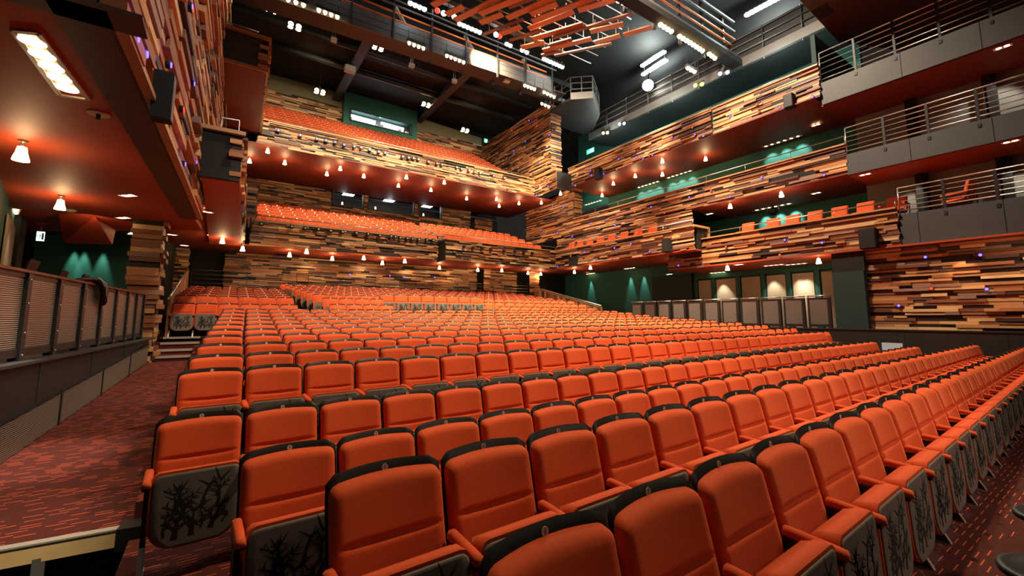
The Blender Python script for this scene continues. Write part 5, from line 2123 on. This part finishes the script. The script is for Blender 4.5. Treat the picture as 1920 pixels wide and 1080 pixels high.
# ---------------------------------------------------------------- house lighting
W = bpy.data.worlds.new('world')
scn.world = W
W.use_nodes = True
W.node_tree.nodes['Background'].inputs[0].default_value = (0.02, 0.016, 0.014, 1)
W.node_tree.nodes['Background'].inputs[1].default_value = 1.0
WARM = (1.0, 0.70, 0.42)
# spots on the gantry light the stalls from above and in front
for x, tx, e in ((4.5, 4.0, 8600), (9.0, 9.0, 14500), (13.5, 13.5, 13000)):
    lights_at('SPOT', 'house_spot', (x, 7.0, 13.2), e, WARM, 0.25, (tx, 13.0, 1.0), 62, 0.9)
lights_at('SPOT', 'house_spot', (12.5, 4.0, 12.8), 8000, WARM, 0.25, (10.5, 5.5, 0.8), 70, 0.9)
lights_at('SPOT', 'house_spot', (7.5, 3.0, 12.8), 6500, WARM, 0.25, (4.0, 5.5, 0.8), 60, 0.9)
# added mid-air spots without fixtures, brightening the balcony fronts and tower
for x in (3.4, 8.2, 13.0):
    lights_at('SPOT', 'front_fill', (x, 11.0, 12.0), 6500, (1.0, 0.80, 0.52), 0.2, (x, 21.5, 9.8), 46, 0.6)
lights_at('SPOT', 'front_fill', (9.0, 9.5, 13.0), 6500, (1.0, 0.74, 0.44), 0.2, (9.5, 20.5, 5.5), 80, 0.9)
lights_at('SPOT', 'front_fill', (9.5, 8.5, 16.0), 12000, (1.0, 0.80, 0.58), 0.2, (17.0, 9.0, 7.0), 95, 0.9)
lights_at('SPOT', 'front_fill', (10.5, 13.5, 16.0), 9500, (1.0, 0.80, 0.58), 0.2, (17.0, 15.0, 8.0), 90, 0.9)
lights_at('SPOT', 'front_fill', (9.0, 16.0, 14.0), 7500, (1.0, 0.74, 0.42), 0.2, (15.5, 23.0, 11.5), 70, 0.9)
# the blazing followspot and the tubes behind the catwalk
lights_at('SPOT', 'followspot_light', atx(1215, 160, 18.9) + Vector((-0.3, -0.25, -0.2)), 2500, (1, 0.95, 0.85), 0.1, (6, 8, 1), 45, 0.6)
lights_at('POINT', 'tube_light', atx(1220, 110, 21.3), 700, (0.85, 1, 0.95), 0.2)
lights_at('POINT', 'tube_light', atx(1440, 20, 21.3), 700, (0.85, 1, 0.95), 0.2)
for x in (3.5, 7.5, 11.5, 14):
    lights_at('POINT', 'bridge_work_light', (x, YB - 2.0, 15.6), 28, (0.9, 0.97, 1), 0.15)
# slats are lit warm from below
lights_at('SPOT', 'slat_spot', (7.5, 3.5, 9.5), 700, (1.0, 0.75, 0.5), 0.2, (10.0, 12.0, 14.0), 60, 0.8)
# control rooms
lights_at('POINT', 'control_room_light', (8.6, 26.6, 8.8), 40, (0.95, 0.97, 1), 0.1)
lights_at('POINT', 'control_room_light', (5.8, 26.6, 8.8), 15, (0.95, 0.97, 1), 0.1)
lights_at('POINT', 'control_room_light', (10.9, 26.6, 8.8), 15, (0.95, 0.97, 1), 0.1)
lights_at('POINT', 'booth_light', (7.8, 26.6, 14.2), 5, (0.9, 1, 1), 0.1)
# left side: green scallops, aisle pool of light, orange soffit glow
for x in (133, 152, 188):
    p = aty(x, 520, 17.2)
    lights_at('SPOT', 'scallop_light', (p.x, 17.17, 3.82), 130, (0.7, 1, 0.8), 0.03, (p.x, 17.3, 1.9), 32, 0.8)
lights_at('SPOT', 'panel_light', (-3.0, 12.4, 3.8), 30, (1, 0.85, 0.65), 0.03, (-3.6, 13.0, 1.5), 60, 0.6)
lights_at('SPOT', 'step_light', atz(165, 425, 3.6), 14, (1, 0.5, 0.3), 0.03, atz(185, 430, 3.9), 120, 0.5)
lights_at('SPOT', 'aisle_light', (-1.35, 6.4, 3.85), 800, (1, 0.80, 0.6), 0.03, (-1.45, 6.7, 0), 26, 0.9)
lights_at('SPOT', 'aisle_light', (-0.8, 9.6, 3.85), 120, (1, 0.72, 0.5), 0.03, (-0.9, 9.8, 0.3), 50, 0.9)
lights_at('SPOT', 'aisle_light', (-0.8, 12.6, 3.85), 90, (1, 0.72, 0.5), 0.03, (-0.8, 13.0, 0.6), 60, 0.9)
lights_at('SPOT', 'edge_light', (-1.2, 3.0, 3.4), 600, (1, 0.85, 0.6), 0.03, (-1.6, 4.8, 0), 40, 0.8)
lights_at('SPOT', 'left_wall_light', (2.2, 2.0, 9.5), 1100, (1, 0.86, 0.70), 0.1, (-0.6, 7.5, 6.0), 70, 0.9)
# light skimming the timber wall beside the stage
lights_at('SPOT', 'wall_graze', (17.0, 2.9, 3.5), 70, (1, 0.62, 0.34), 0.03, (17.3, 2.9, 1.4), 70, 0.7)
lights_at('SPOT', 'wall_graze', (16.2, 1.0, 3.4), 80, (1, 0.62, 0.34), 0.03, (17.3, 2.6, 2.6), 95, 0.8)
# rear stalls wall
for x in (3.5, 6.0, 8.5, 11.0):
    lights_at('SPOT', 'rear_wall_light', (x, 22.3, 4.4), 36, (1, 0.66, 0.36), 0.03, (x, 23.0, 3.2), 110, 0.8)
scn.view_settings.view_transform = 'Standard'
scn.view_settings.look = 'None'
scn.view_settings.exposure = 0.0

# added soft fill behind the camera, lifting the fronts of the near seats
lights_at('SPOT', 'stage_fill', (9.0, -5.0, 7.0), 850, (1.0, 0.78, 0.55), 0.6, (6.0, 6.0, 0.6), 75, 0.9)
for y, e in ((8.0, 500), (13.0, 500), (17.5, 700)):
    lights_at('POINT', 'teal_wall_fill', (18.6, y, 12.3), e * 0.35, (0.9, 1, 0.95), 0.3)  # added point lights without fittings, lifting the top teal wall

lights_at('POINT', 'high_box_fill', (0.6, 18.6, 13.6), 60, (1, 0.85, 0.5), 0.1)  # added lamp with no fitting so the pale high boards show

lights_at('SPOT', 'front_floor_fill', (5.5, -2.5, 5.0), 420, (1.0, 0.72, 0.5), 0.3, (5.0, 0.5, 0), 60, 0.9)  # added fill behind the camera, brightening the front carpet

for x in (3.2, 12.8):
    lights_at('SPOT', 'upper_wall_fill', (x, 21.5, 15.1), 900, (1.0, 0.78, 0.45), 0.1, (x, 27.0, 13.6), 80, 0.8)  # added spots without fittings, brightening the timber behind the highest seats

lights_at('POINT', 'left_end_fill', (-1.3, 2.4, 4.4), 7, (1, 0.75, 0.55), 0.1)  # weak fill added to lighten the dark end of the left boxes
